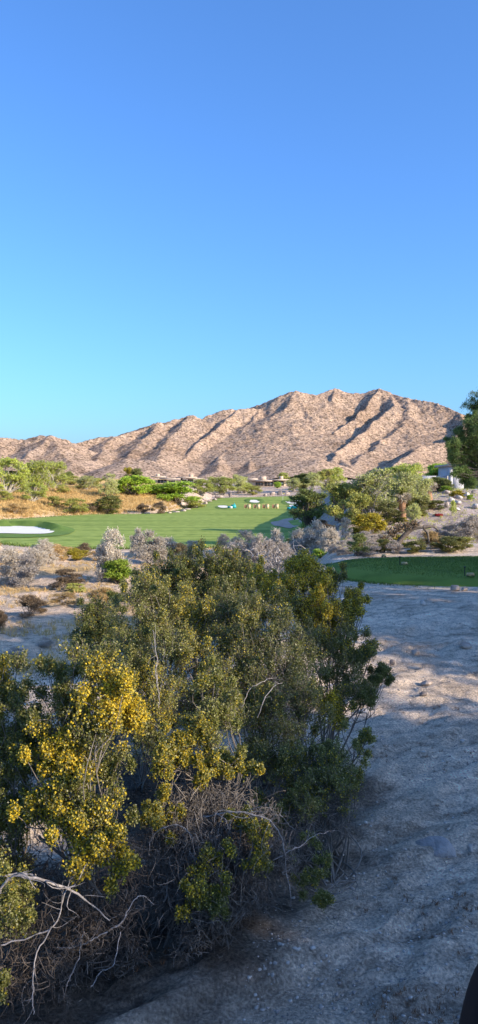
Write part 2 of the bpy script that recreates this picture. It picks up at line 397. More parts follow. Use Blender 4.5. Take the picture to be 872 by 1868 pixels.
# ------------------------------------------------------------------ terrain
def axis(a, db, lo, hi, c=0.0):
    t0 = math.asinh((lo-c)/a); t1 = math.asinh((hi-c)/a); n = int((t1-t0)/db)
    return c + a*np.sinh(np.linspace(t0, t1, n))
gx = axis(3.2, .0185, -3000, 3000); gy = axis(3.2, .0185, -300, 2600, 5.0)
X, Y = np.meshgrid(gx, gy); Z = ground_z(X, Y)
def grid_faces(r, c):
    i = np.arange(r*c).reshape(r, c)
    return np.stack([i[:-1, :-1], i[:-1, 1:], i[1:, 1:], i[1:, :-1]], -1).reshape(-1, 4)
# sink the sheet under the raised tee so it never shows through
tz = in_poly(X.ravel(), Y.ravel(), TEE).reshape(X.shape) if True else None
gm = new_mesh('ground', np.stack([X, Y, Z], -1).reshape(-1, 3), grid_faces(*X.shape), True)
def soil_colour(x, y):
    u = x/np.maximum(y, 1)
    gray = np.array([.68, .55, .42]); pale = np.array([.60, .465, .335]); straw = np.array([.62, .40, .15]); pink = np.array([.42, .335, .28])
    tan = np.array([.47, .36, .27])
    k = lambda m: m[..., None]
    c = gray + 0*k(x)
    n1 = fbm(x*.12, y*.12, 4, 31)
    c = c + k(sstep(14, 27, y+n1*3)*(1-sstep(.06, .12, u)))*(pale-c)
    c = c + k(sstep(32, 45, y)*sstep(.05, .11, u))*(pink-c)
    yf = np.interp(u, FU, FY)
    h = sstep(-4, 6, y-yf)*(1-sstep(-.12, -.08, u+n1*.03))
    c = c + k(h)*(straw-c)
    h2 = sstep(-4, 6, y-yf)*sstep(-.12, -.08, u+n1*.03)
    c = c + k(h2)*(tan-c)
    # deep shade under the creosotes painted into soil, with leaf litter and dead wood
    litter_shade = np.zeros_like(x)
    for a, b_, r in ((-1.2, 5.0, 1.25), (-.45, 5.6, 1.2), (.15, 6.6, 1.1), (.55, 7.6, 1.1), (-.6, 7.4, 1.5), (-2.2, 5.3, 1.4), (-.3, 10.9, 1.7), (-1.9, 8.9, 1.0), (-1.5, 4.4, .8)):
        litter_shade = np.maximum(litter_shade, 1-sstep(.55, 1.05, np.hypot(x-a, y-b_)/r + fbm(x*1.7, y*1.7, 3, 41)*.3))
    c = c + k(litter_shade)*(np.array([.11, .09, .07])-c)
    st = sstep(.05, .35, fbm(x*.09+3, y*.22, 3, 47))*sstep(26, 32, y)*(1-sstep(58, 64, y))*(1-sstep(.06, .12, u))
    c = c + k(st)*(np.array([.52, .37, .19])-c)
    dk = sstep(.22, .5, fbm(x*.9+.5*y, y*1.3, 4, 43))*.30*(1-sstep(24, 34, y))
    c = c*(1-k(dk))
    return c*(1+.10*k(n1))
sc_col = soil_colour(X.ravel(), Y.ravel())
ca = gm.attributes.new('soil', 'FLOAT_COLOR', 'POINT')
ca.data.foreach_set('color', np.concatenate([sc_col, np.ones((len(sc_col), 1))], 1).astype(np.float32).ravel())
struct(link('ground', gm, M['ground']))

def drape(name, P, spacing, zf, mat, jitter=0):
    P = np.asarray(P); lo, hi = P.min(0), P.max(0)
    nx = np.arange(lo[0], hi[0], spacing); ny = np.arange(lo[1], hi[1], spacing)
    A, B = np.meshgrid(nx, ny); A = A.ravel(); B = B.ravel()
    k = in_poly(A, B, grow(P, -spacing*.45)); A, B = A[k], B[k]
    pts = [Vector(p) for p in P] + [Vector(p) for p in zip(A, B)]
    n = len(P); v, e, f, *_ = delaunay_2d_cdt(pts, [(i, (i+1) % n) for i in range(n)], [list(range(n))], 1, 1e-6)
    v = np.array([(q.x, q.y) for q in v]); f = [list(q) for q in f if len(q) == 3]
    z = zf(v[:, 0], v[:, 1])
    f = np.array(f)
    a, b, c = v[f[:, 0]], v[f[:, 1]], v[f[:, 2]]
    cr = (b[:, 0]-a[:, 0])*(c[:, 1]-a[:, 1])-(b[:, 1]-a[:, 1])*(c[:, 0]-a[:, 0])
    f[cr < 0] = f[cr < 0][:, ::-1]
    return link(name, new_mesh(name, np.c_[v, z], f, True), mat)
def dist_poly(x, y, P):
    d = np.full(np.shape(x), 1e9)
    for i in range(len(P)):
        a = P[i]; b = P[(i+1) % len(P)]; ab = b-a; L = ab@ab+1e-9
        t = np.clip(((x-a[0])*ab[0]+(y-a[1])*ab[1])/L, 0, 1)
        d = np.minimum(d, np.hypot(x-a[0]-t*ab[0], y-a[1]-t*ab[1]))
    return d
def fair_z(x, y): return ground_z(x, y) + .07 + .10*np.minimum(dist_poly(x, y, FAIR), 1.5)/1.5
struct(drape('fairway', FAIR, 1.8, fair_z, M['fairway']))
# darker collars and sand bunkers
def bunker(pts, collar_pts, lift=.0):
    bp = smooth_poly([fy(*p) for p in pts], 5); cpz = smooth_poly([fy(*p) for p in collar_pts], 5)
    def hump(x, y):
        inside = in_poly(np.atleast_1d(x), np.atleast_1d(y), bp)
        d = dist_poly(x, y, bp); dc = dist_poly(x, y, cpz)
        return fair_z(x, y) + .05 + np.where(inside, 0, lift*np.exp(-(d/1.6)**2)*np.minimum(dc/1.2, 1)*sstep(np.mean(bp[:, 1])-2, np.mean(bp[:, 1])+2, y))
    struct(drape('rough_grass', cpz, .9, hump, M['rough']))
    struct(drape('sand_bunker', bp, .7, lambda x, y: fair_z(x, y) + .10 + .0*x, M['bunker']))
bunker([(-90, 972), (-40, 966), (0, 964), (45, 963.5), (80, 966), (99, 972), (88, 977), (50, 978), (0, 977), (-50, 980)],
       [(-140, 972), (-60, 960), (0, 957), (60, 958), (110, 962), (136, 969), (120, 979), (60, 984), (0, 985), (-100, 986)], .75)
bunker([(455, 914), (463, 913.3), (473, 914.5), (472, 918), (464, 918.6), (456, 917.3)], [(446, 913), (455, 910.5), (475, 911), (483, 915), (476, 920.5), (462, 921), (450, 918)], .45)
bunker([(521, 916.2), (532, 915), (550, 915), (556, 919), (540, 921), (526, 920)], [(513, 916), (525, 912), (552, 912), (560, 920), (545, 923), (520, 922)], .3)
bunker([(528, 923.6), (540, 922.9), (554, 923.4), (552, 927), (538, 927.5), (530, 926)], [(524, 924), (538, 921.6), (558, 922), (556, 928), (538, 929.5), (526, 927)], .1)
bunker([(397, 925.5), (404, 924.2), (414, 925), (414, 928.2), (403, 928.3)], [(393, 926), (403, 923), (416, 924), (417, 929), (403, 930), (395, 929)], .1)
struct(drape('cart_path', smooth_poly([fy(*p) for p in [(494, 955.5), (508, 953), (520, 949), (545, 946.5), (550, 953), (549, 962), (541, 966), (535, 964.5), (528, 967), (510, 963), (500, 961.5)]], 5), 1.0, lambda x, y: fair_z(x, y)+.05, M['path']))
# tee: a low platform of turf with a rounded shoulder
def tee_mesh():
    rings = []; prof = [(-1.6, 0), (-.9, -.01), (-.35, -.06), (0, -.16), (.35, -.36), (.6, -.62), (.7, -1.1)]
    ctr = TEE.mean(0)
    V = []; n = len(TEE)
    for g, dz in prof:
        R = grow(TEE, g); V.append(np.c_[R, np.full(n, TEE_Z+dz)])
    V = np.concatenate(V); Fq = []
    i = np.arange(n); j = (i+1) % n
    for k in range(len(prof)-1):
        Fq.append(np.stack([k*n+i, k*n+j, (k+1)*n+j, (k+1)*n+i], 1))
    return V, np.concatenate(Fq)
tv, tf = tee_mesh()
area = np.sum(TEE[:, 0]*np.roll(TEE[:, 1], -1)-np.roll(TEE[:, 0], -1)*TEE[:, 1])
if area > 0: tf = tf[:, ::-1]
R0 = grow(TEE, -1.6)
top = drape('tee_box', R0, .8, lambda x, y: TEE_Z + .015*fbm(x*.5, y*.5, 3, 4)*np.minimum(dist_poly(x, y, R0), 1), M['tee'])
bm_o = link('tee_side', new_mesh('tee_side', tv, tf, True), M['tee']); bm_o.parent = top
struct(top)
def blades(P, n, seed, size, zf, mat, name, label, band=None):
    rng = np.random.default_rng(seed); P = np.asarray(P); lo, hi = P.min(0), P.max(0)
    if band is None:
        x = rng.uniform(lo[0], hi[0], n); y = rng.uniform(lo[1], hi[1], n); k = in_poly(x, y, P); x, y = x[k], y[k]
    else:                                             # only along the edge
        Q = np.roll(P, -1, 0); L = np.linalg.norm(Q-P, axis=1); i = rng.choice(len(P), n, p=L/L.sum()); t = rng.random(n)[:, None]
        q_ = P[i]*(1-t)+Q[i]*t + rng.normal(size=(n, 2))*band; x, y = q_[:, 0], q_[:, 1]
    z = zf(x, y); m = len(x); D = rng.normal(size=(m, 3))*.45; D[:, 2] = 1; W = rng.normal(size=(m, 3)); W[:, 2] = 0
    W /= np.linalg.norm(W, axis=1)[:, None]; s_ = (size*rng.uniform(.4, 1.3, m))[:, None]; C = np.c_[x, y, z-.01]
    V = np.stack([C-W*s_*.22, C+W*s_*.22, C+D*s_], 1).reshape(-1, 3)
    stuff(link(name, new_mesh(name, V, np.arange(3*m).reshape(-1, 3)), M[mat]), label, 'grass')
TIN = grow(TEE, -.15)
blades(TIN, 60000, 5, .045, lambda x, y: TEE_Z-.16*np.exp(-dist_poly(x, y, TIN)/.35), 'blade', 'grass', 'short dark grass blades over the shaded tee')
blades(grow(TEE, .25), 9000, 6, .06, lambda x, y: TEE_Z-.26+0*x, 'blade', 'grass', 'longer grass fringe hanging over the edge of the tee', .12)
blades(grow(FAIR, .1), 16000, 7, .22, lambda x, y: ground_z(x, y)+.02, 'blade', 'grass', 'ragged grass fringe along the edge of the fairway', .35)

# mountains: crests and spurs laid out as ridge lines, height falling away from them
def ridge(pts): return np.array([at(px, py, Yd) for px, py, Yd in pts])
crest = [(-420, 830, 1050), (-250, 790, 1080), (-120, 805, 1120), (0, 798, 1100), (30, 801, 1110), (80, 793, 1100), (105, 799, 1130), (132, 809, 1200), (165, 800, 1230), (200, 794, 1250), (250, 784, 1300), (290, 771, 1330),
         (325, 763, 1360), (345, 758, 1370), (370, 763, 1400), (400, 749, 1420), (430, 745, 1430), (475, 746, 1460), (500, 735, 1480), (520, 722, 1490), (541, 714, 1500), (575, 718, 1530), (610, 708, 1560), (635, 717, 1560),
         (662, 717, 1560), (693, 707, 1560), (715, 717, 1540), (745, 723, 1500), (775, 730, 1470), (800, 736, 1450), (840, 753, 1400), (880, 775, 1370), (960, 800, 1330), (1080, 840, 1250), (1250, 860, 1200)]
spurs = [
    [(430, 745, 1430), (412, 770, 1340), (385, 795, 1240), (350, 822, 1140), (325, 840, 1060)],
    [(470, 746, 1460), (455, 775, 1350), (430, 800, 1250), (405, 830, 1120), (395, 858, 1000)],
    [(541, 714, 1500), (515, 750, 1400), (490, 785, 1290), (465, 820, 1160), (450, 858, 1010)],
    [(541, 714, 1500), (556, 755, 1400), (575, 790, 1290), (600, 818, 1160), (640, 848, 1010)],
    [(556, 755, 1400), (530, 800, 1250), (520, 840, 1080), (505, 865, 980)],
    [(610, 708, 1560), (598, 745, 1450), (585, 775, 1370)],
    [(693, 707, 1560), (675, 735, 1470), (640, 765, 1370), (605, 790, 1280), (590, 803, 1230)],
    [(715, 717, 1540), (722, 738, 1440), (690, 765, 1340), (655, 790, 1240), (625, 815, 1140), (610, 835, 1050)],
    [(745, 723, 1500), (745, 760, 1380), (715, 790, 1270), (690, 812, 1180), (660, 835, 1080), (650, 855, 1000)],
    [(800, 736, 1450), (790, 765, 1340), (770, 788, 1240), (735, 808, 1150), (705, 830, 1050), (700, 855, 980)],
    [(840, 753, 1400), (850, 785, 1240), (815, 800, 1140), (770, 815, 1060), (735, 835, 980), (715, 860, 930)],
    [(880, 775, 1370), (885, 815, 1150), (840, 835, 1020), (800, 855, 940)],
    [(345, 758, 1370), (325, 790, 1250), (300, 815, 1130), (285, 845, 1000)],
    [(290, 771, 1330), (265, 800, 1200), (240, 830, 1080), (225, 858, 970)],
    [(200, 794, 1250), (190, 815, 1150), (175, 840, 1030), (170, 862, 940)],
    [(80, 793, 1100), (70, 815, 1030), (50, 838, 960), (40, 860, 910)],
    [(80, 793, 1100), (110, 820, 1020), (130, 845, 950)],
    [(0, 798, 1100), (-20, 825, 1000), (-40, 855, 920)],
    [(480, 862, 900), (530, 840, 905), (580, 836, 900), (615, 846, 895), (640, 862, 890)],
    [(180, 860, 900), (230, 836, 930), (270, 838, 935), (310, 858, 900)],
    [(-60, 850, 880), (20, 833, 900), (80, 842, 900), (130, 860, 890)],
]
mx_ = np.linspace(-760, 860, 820); my_ = np.linspace(850, 1760, 420)
MX, MY = np.meshgrid(mx_, my_)
WX = MX + fbm(MX*.012, MY*.012, 4, 50)*11; WY = MY + fbm(MX*.012+31, MY*.012, 4, 60)*11
base_z = ground_z(MX, MY, False)
Hm = np.full(MX.shape, -50.0)
def add_ridge(R, slope, H):
    for a, b in zip(R[:-1], R[1:]):
        ab = b[:2]-a[:2]; L = ab@ab
        wy = WX, WY
        t = np.clip(((WX-a[0])*ab[0]+(WY-a[1])*ab[1])/L, 0, 1)
        d = np.hypot(WX-a[0]-t*ab[0], WY-a[1]-t*ab[1]); zr = a[2]+t*(b[2]-a[2])
        h = zr - slope*d*(1-.18*np.clip(d/300, 0, 1))
        H = np.maximum(H, h)
    return H
SLOPES = {0: .60, 1: .42, 3: .40, 5: .5, 6: .64, 7: .58, 8: .37, 10: .50, 11: .42}
Hc = add_ridge(ridge(crest), .58, Hm)
H = Hc
for i_, s_ in enumerate(spurs):
    if i_ in (9,): continue
    H = add_ridge(ridge(s_), SLOPES.get(i_, .37), H)
hgt = np.clip(H-12, 0, 80)/80
rid = fbm(MX*.016, MY*.011, 5, 71, .52, True)
rid2 = fbm(MX*.030+WX*.01, MY*.022, 4, 171, .6, True)
H = H + hgt*(rid*3.6+rid2*1.4) + np.clip(hgt*1.6, 0, 1)*(fbm(MX*.05, MY*.05, 4, 81, .55)*1.9 + fbm(MX*.2, MY*.2, 3, 91, .7)*1.7) - hgt*2
H = np.maximum(H, base_z-1.5 + fbm(MX*.1, MY*.1, 3, 99)*.6)
struct(link('mountain', new_mesh('mountain', np.stack([MX, MY, H], -1).reshape(-1, 3), grid_faces(*MX.shape), False), M['mountain']))

# ------------------------------------------------------------------ rocks
def rock_geo(size, seed, sub=3):
    import bmesh
    bm = bmesh.new(); bmesh.ops.create_icosphere(bm, subdivisions=sub, radius=1)
    V = np.array([v.co[:] for v in bm.verts]); Fc = np.array([[v.index for v in f.verts] for f in bm.faces]); bm.free()
    rng = np.random.default_rng(seed)
    for k in range(13):                                   # facets: cut by random planes
        nrm = rng.normal(size=3); nrm /= np.linalg.norm(nrm); c = rng.uniform(.48, .85)
        d = V@nrm - c; V = V - np.clip(d, 0, None)[:, None]*nrm*.92
    V = V*(1 + .13*fbm(V[:, 0]*2.5+seed, V[:, 1]*2.5+V[:, 2]*3, 3, seed)[:, None])
    return V*np.array(size)*.5, Fc
def rock(p, size, seed, mat, label, cat='rock', name='rock', group=None, sink=.25, rz=0):
    V, Fc = rock_geo(size, seed)
    R = np.array([[math.cos(rz), -math.sin(rz), 0], [math.sin(rz), math.cos(rz), 0], [0, 0, 1]]); V = V@R.T
    o = link(name, new_mesh(name, V, Fc, False), mat, None, (p[0], p[1], p[2]+size[2]*(.5-sink)))
    return tag(o, label, cat, group)
def pxrock(px, py, wpx, hpx, seed, mat, label, **kw):
    p = hit(px, py+hpx*.4); s = wpx*p[1]/F; h = hpx*p[1]/F*1.35
    return rock(p, (s, s*.8, h), seed, M[mat], label, **kw)
pxrock(829, 1073, 20, 12, 1, 'rock', 'tan granite boulder at the foot of the tee, the larger of two', name='boulder', cat='boulder')
pxrock(848, 1074, 15, 9, 2, 'rock', 'smaller tan stone just right of the boulder below the tee')
pxrock(772, 1100, 13, 11, 3, 'paler', 'pale stone alone on the upper sand bank below the tee')
pxrock(757, 1190, 20, 11, 4, 'rock', 'flat pale stone in the sunlit strip of the sand bank')
pxrock(715, 1209, 15, 10, 5, 'dark_rock', 'dark stone left of the sunlit strip of the sand bank')
pxrock(779, 1246, 24, 9, 6, 'rock', 'flat grey stone just below the sunlit strip of sand')
pxrock(771, 1267, 17, 8, 7, 'dark_rock', 'small brown stone on shaded sand below the sunlit strip')
pxrock(843, 1352, 10, 9, 8, 'paler', 'small white stone near the right edge of the sand bank')
pxrock(858, 1552, 12, 17, 9, 'paler', 'upright white stone on the sand by the half buried boulder')
pxrock(497, 1779, 9, 8, 10, 'paler', 'small white pebble alone on the sand below the dead shrub', name='pebble', cat='pebble')
pxrock(690, 1770, 7, 7, 18, 'paler', 'tiny pale pebble on the lower sand bank', name='pebble', cat='pebble')
pxrock(665, 1297, 26, 11, 11, 'paler', 'flat pale stone under the right end of the creosote', )
pxrock(-4, 1000, 26, 22, 13, 'rock', 'rounded tan boulder at the left frame edge below the fairway', name='boulder', cat='boulder')
pxrock(850, 1178, 24, 12, 14, 'rock', 'long tan stone at the right end of the sunlit strip')
# half buried boulder in the lower right
bp_ = hit(800, 1560)
rock((bp_[0], bp_[1]+.1, bp_[2]), (.50, .4, .30), 27, M['dusty'], 'broad grey boulder half buried in the sand at lower right', 'boulder', 'boulder', None, .66, .3)

# gravel and pebbles over the sand bank: uncountable
def gravel():
    rng = np.random.default_rng(5); import bmesh
    base = []
    for s in range(5): base.append(rock_geo((1, .8, .6), 40+s, 1))
    Vs, Fs, n = [], [], 0
    cnt = 0
    for k in range(26000):
        y = 3.6*math.exp(rng.uniform(0, 2.1)); x = rng.uniform(-.36, .36)*y + .05*y
        if y > 23: continue
        if y < 9 and x < .18*(y-3.6)-.15: continue
        if vnoise(np.array([x*.7]), np.array([y*.7]), 8)[0] + rng.uniform(-.9, .9) < 0: continue
        s = .006 + .045*rng.random()**6 + .0010*y
        V, Fc = base[rng.integers(5)]
        a = rng.uniform(0, 6.28); R = np.array([[math.cos(a), -math.sin(a), 0], [math.sin(a), math.cos(a), 0], [0, 0, 1]])
        Vs.append((V@R.T)*s + (x, y, 0)); Fs.append(Fc+n); n += len(V); cnt += 1
    V = np.concatenate(Vs); nb = len(base[0][0]); c = V.reshape(-1, nb, 3).mean(1)
    z = ground_z(c[:, 0], c[:, 1]); V[:, 2] += np.repeat(z, nb)
    return V, np.concatenate(Fs)
gv = gravel(); stuff(link('gravel', new_mesh('gravel', *gv), M['gravel']), 'loose grey gravel strewn over the shaded sand bank', 'gravel')

# ------------------------------------------------------------------ plants
def plant(blobs, base, seed, twigs=40, per=12, leaf=.05, aspect=.55, spread=1.0, droop=0.0, limb=.03, up=.6, sides=5, tuft=.35,
          tw_r=.25, mains=None, clump=.0, lcut=.2, skip=0.0, bare=0):
    """blobs (n,6) in metres: centre + radii. returns stems, twigs, leaf centres, tips"""
    rng = np.random.default_rng(seed); B = np.asarray(blobs, float); base = np.asarray(base, float)
    n = len(B); Ball = B
    if mains is not None: B = np.asarray(mains, float); n = len(B)
    A = np.repeat(base[None], n, 0) + rng.normal(size=(n, 3))*limb*np.array([2.5, 2.5, 0])
    E = B[:, :3] - np.c_[np.zeros(n), np.zeros(n), B[:, 5]*.35]
    P = curve_between(A, E, 9, rng, .16, .05)
    r = np.linspace(1, .28, 9)[None]*limb*rng.uniform(.6, 1.15, n)[:, None]
    S = tubes(P, r, sides)
    pm = np.arange(n)
    if mains is not None:
        pm = np.argmin(((Ball[:, None, :3]-B[None, :, :3])**2).sum(2), 1); B = Ball; n = len(B)
        bs = curve_between(P[pm, rng.integers(5, 9, n)], B[:, :3], 6, rng, .18, 0)
        S = join(S, tubes(bs, np.linspace(.4, .18, 6)[None]*limb*np.ones((n, 1)), 4))
    m = n*twigs; bi = np.repeat(np.arange(n), twigs)
    C = B[bi, :3]; Rr = B[bi, 3:]
    d0 = rng.normal(size=(m, 3)); d0 /= np.linalg.norm(d0, axis=1)[:, None]
    d1 = d0 + rng.normal(size=(m, 3))*.45; d1[:, 2] += up; d1 /= np.linalg.norm(d1, axis=1)[:, None]
    f0 = rng.uniform(.1, .6, m)[:, None]; f1 = (rng.uniform(.62, 1.0, m)*(1+.35*(rng.random(m) > .9)))[:, None]
    s0 = C + d0*Rr*f0*np.array([1, 1, .9]); s1 = C + d1*Rr*f1*spread
    s0 = s0*.72 + (P[bi, 8] if mains is None else C)*.28
    TP = curve_between(s0, s1, 5, rng, .22, 0)
    L = np.linalg.norm(s1-s0, axis=1)
    TP[:, :, 2] -= (droop*L)[:, None]*np.linspace(0, 1, 5)[None]**2
    TR = np.linspace(1, .35, 5)[None]*np.full((m, 1), limb*tw_r)
    T = tubes(TP, TR, 3)
    t = rng.uniform(lcut, 1, (m, per)); ii = np.clip((t*4).astype(int), 0, 3); fr = t*4-ii
    mi = np.arange(m)[:, None]
    Lc = TP[mi, ii]*(1-fr)[..., None] + TP[mi, ii+1]*fr[..., None]
    Lc = Lc + rng.normal(size=Lc.shape)*leaf*tuft
    keep = rng.random(m) >= skip
    Lc = Lc[keep].reshape(-1, 3)
    V, Fq = leaves(Lc, leaf*rng.uniform(.6, 1.25, len(Lc)), rng, aspect)
    return S, T, (V, Fq), Lc, TP[:, -1], rng

def dome(n, seed, w=.5, h=1.0, lo=.35, rr=(.13, .24), flat=1.0, power=1.0):
    """n foliage blobs filling an uneven dome of half-width w and height h, unit plant"""
    rng = np.random.default_rng(seed); out = []
    for k in range(n):
        a = rng.uniform(0, 2*math.pi); q = rng.random()**.55
        zt = rng.random()**power
        rad = w*q*math.sqrt(max(0.05, 1-(max(0, zt-.15)/.95)**2))
        r = rng.uniform(*rr)
        out.append((rad*math.cos(a)*(1-r*.6), rad*math.sin(a)*(1-r*.6), lo*h + zt*(h*(1-lo)-r*.55), r, r, r*flat*.85))
    return np.array(out)

PROTO = {}
def proto(kind, variant):
    """unit plant: height 1, width 1; meshes shared by every copy"""
    key = (kind, variant)
    if key in PROTO: return PROTO[key]
    sd_ = hash_(kind)+variant*7
    K = dict(  # blobs, lo, rr, twigs, per, leaf, limb, mats
        palo=dict(n=26, lo=.20, rr=(.11, .20), tw=26, per=9, leaf=.030, limb=.022, leafm='palo', bark='palebark', aspect=.35),
        lime=dict(n=24, lo=.16, rr=(.12, .2), tw=30, per=10, leaf=.034, limb=.022, leafm='lime', bark='bark', aspect=.5),
        mesq=dict(n=24, lo=.22, rr=(.11, .2), tw=30, per=10, leaf=.030, limb=.028, leafm='mesq', bark='bark', aspect=.45),
        olive=dict(n=22, lo=.12, rr=(.12, .2), tw=28, per=9, leaf=.028, limb=.02, leafm='olive', bark='bark', aspect=.45),
        graygreen=dict(n=24, lo=.16, rr=(.12, .2), tw=30, per=9, leaf=.026, limb=.022, leafm='graygreen', bark='graybark', aspect=.4),
        silver=dict(n=26, lo=.08, rr=(.13, .24), tw=38, per=13, leaf=.021, limb=.018, leafm='silver', bark='graybark', aspect=.5, up=.9),
        ash=dict(n=20, lo=.08, rr=(.14, .26), tw=34, per=9, leaf=.028, limb=.016, leafm='ash', bark='graybark', aspect=.35, up=.6),
        straw=dict(n=14, lo=.05, rr=(.16, .26), tw=46, per=8, leaf=.05, limb=.012, leafm='straw', bark='graybark', aspect=.16, up=1.4),
        brown=dict(n=18, lo=.06, rr=(.12, .22), tw=34, per=9, leaf=.032, limb=.014, leafm='brown', bark='bark', aspect=.4),
        gold=dict(n=18, lo=.10, rr=(.13, .22), tw=32, per=10, leaf=.034, limb=.014, leafm='gold', bark='bark', aspect=.6),
        yolive=dict(n=20, lo=.10, rr=(.13, .22), tw=30, per=10, leaf=.032, limb=.016, leafm='creopale', bark='bark', aspect=.5),
        drooping=dict(n=34, lo=.2, rr=(.10, .18), tw=44, per=12, leaf=.022, limb=.03, leafm='drooping', bark='bark', aspect=.28, droop=.5),
        upright=dict(n=12, lo=.12, rr=(.12, .2), tw=40, per=11, leaf=.034, limb=.02, leafm='silver', bark='graybark', aspect=.5, up=2.2),
    )[kind]
    bl = dome(K['n'], sd_, .44, 1.0, K['lo'], K['rr']); bl[:, 3:] *= 1.12
    S, T, Lf, Lc, tips, rng = plant(bl, (0, 0, 0), sd_, int(K['tw']*1.35), int(K['per']*1.35), K['leaf']*1.45, K['aspect'], 1.0, K.get('droop', 0), K['limb']*.7, K.get('up', .6))
    # normalise to a unit box
    zt = np.percentile(Lf[0][:, 2], 99.5); ww = np.percentile(np.abs(Lf[0][:, :2]), 97.5)*2
    sc3 = np.array([1/ww, 1/ww, 1/zt])
    tr = join(S, T); trunk = new_mesh(kind+'_trunk', tr[0]*sc3, tr[1]); crown = new_mesh(kind+'_crown', Lf[0]*sc3, Lf[1])
    trunk.materials.append(M[K['bark']]); crown.materials.append(M[K['leafm']])
    PROTO[key] = (trunk, crown); return PROTO[key]
def hash_(s): return sum(ord(c)*(i+3) for i, c in enumerate(s))

def put(kind, name, label, cat, px, base, top, wpx, Yd=None, group=None, variant=None, rz=None):
    p = hit(px, base) if Yd is None else None
    if p is None:
        q = at(px, base, Yd); p = np.array([q[0], q[1], float(ground_z(q[0], q[1]))])
    k = p[1]/F
    zt = at(px, top, p[1])[2]
    h = max(zt-p[2], .1); wd = wpx*k
    v = variant if variant is not None else int(abs(px)*7+base) % 3
    trunk, crown = proto(kind, v)
    tree = cat in ('tree',)
    o = thing(name, label, cat, (p[0], p[1], p[2]-.03), group)
    o.rotation_euler = (0, 0, rz if rz is not None else (px*1.7) % 6.28)
    o.scale = (wd, wd, h)
    a = link('trunk' if tree else 'stems', trunk, None, o); b = link('crown' if tree else 'foliage', crown, None, o)
    return o
ORD = ['first', 'second', 'third', 'fourth', 'fifth', 'sixth', 'seventh', 'eighth', 'ninth', 'tenth', 'eleventh', 'twelfth', 'thirteenth', 'fourteenth', 'fifteenth']
def row(kind, name, cat, lab, items, group):
    """lab has {} for the place counted from the left"""
    items = sorted(items)
    for i, it in enumerate(items):
        px, base, top, wpx = it[:4]; kd = it[4] if len(it) > 4 else kind
        put(kd, name, lab.format('leftmost' if i == 0 else 'rightmost' if i == len(items)-1 else ORD[i]+' from left'), cat, px, base, top, wpx, it[5] if len(it) > 5 else None, group)

# left slope above the fairway
put('palo', 'palo_verde', 'pale airy palo verde with white trunk at the left frame edge', 'tree', 12, 903, 836, 70)
put('palo', 'palo_verde', 'bright yellow-green palo verde, second tree from left on the slope', 'tree', 62, 900, 841, 62)
put('palo', 'palo_verde', 'low rounded palo verde halfway down the straw slope', 'tree', 60, 915, 880, 46)
put('palo', 'palo_verde', 'palo verde at the top of the slope right of the bright one', 'tree', 96, 893, 842, 48)
put('graygreen', 'shrub', 'grey green shrub between the palo verdes and the grey tree', 'shrub', 158, 896, 868, 40)
put('graygreen', 'desert_tree', 'small grey green tree with bare trunk on the left slope', 'tree', 197, 907, 864, 36)
put('gold', 'flowering_shrub', 'yellow flowering shrub on the skyline left of the far house', 'shrub', 233, 885, 853, 22)
put('mesq', 'desert_tree', 'dark tree behind the bright green trees by the far house', 'tree', 246, 888, 855, 30)
put('lime', 'green_tree', 'bright lime green tree below the left far house', 'tree', 246, 905, 868, 60)
put('lime', 'green_tree', 'broad bright green tree reaching over the rocky bank', 'tree', 318, 918, 879, 82)
put('lime', 'green_tree', 'small green tree left of the broad bright green one', 'tree', 284, 905, 884, 30)
put('palo', 'palo_verde', 'palo verde behind the rocky bank, left of the pair', 'tree', 368, 905, 874, 44)
put('palo', 'palo_verde', 'palo verde behind the rocky bank, right of the pair', 'tree', 404, 903, 870, 52)
put('graygreen', 'desert_tree', 'grey tree left of the central far house', 'tree', 436, 900, 866, 34)
row('brown', 'dry_shrub', 'shrub', 'brown shrub on the straw slope above the fairway, {}', [(134, 938, 909, 46, 'olive'), (168, 935, 918, 24), (262, 936, 918, 24), (290, 938, 915, 26), (30, 938, 918, 40, 'straw'), (100, 925, 905, 34, 'olive')], 'brown shrubs on the left slope')
put('yolive', 'shrub', 'olive and yellow shrub at the foot of the straw slope', 'shrub', 200, 936, 904, 52)
put('olive', 'shrub', 'olive brown shrub at the right foot of the straw slope', 'shrub', 348, 928, 905, 42)
row('olive', 'shrub', 'shrub', 'low olive shrub along the crest of the left slope, {}', [(130, 885, 868, 30), (176, 888, 872, 30), (222, 892, 876, 24, 'brown'), (112, 900, 884, 26), (8, 915, 895, 30)], 'low shrubs on the slope crest')
put('mesq', 'small_palm', 'dark green spiky tree on the skyline of the left slope', 'tree', 125, 880, 860, 18)
# round the central houses
row('olive', 'desert_tree', 'tree', 'small tree around the central far house, {}', [(448, 900, 880, 30, 'palo'), (462, 903, 886, 30), (536, 897, 872, 30, 'graygreen'), (552, 895, 864, 30, 'mesq'), (572, 893, 862, 30, 'graygreen'), (594, 888, 856, 34, 'olive'), (612, 884, 853, 34, 'palo'), (516, 877, 862, 20, 'palo'), (470, 872, 862, 20, 'palo')], 'small trees around the central house')
put('lime', 'agave', 'bright spiky plant in front of the central far house', 'plant', 506, 891, 879, 13)
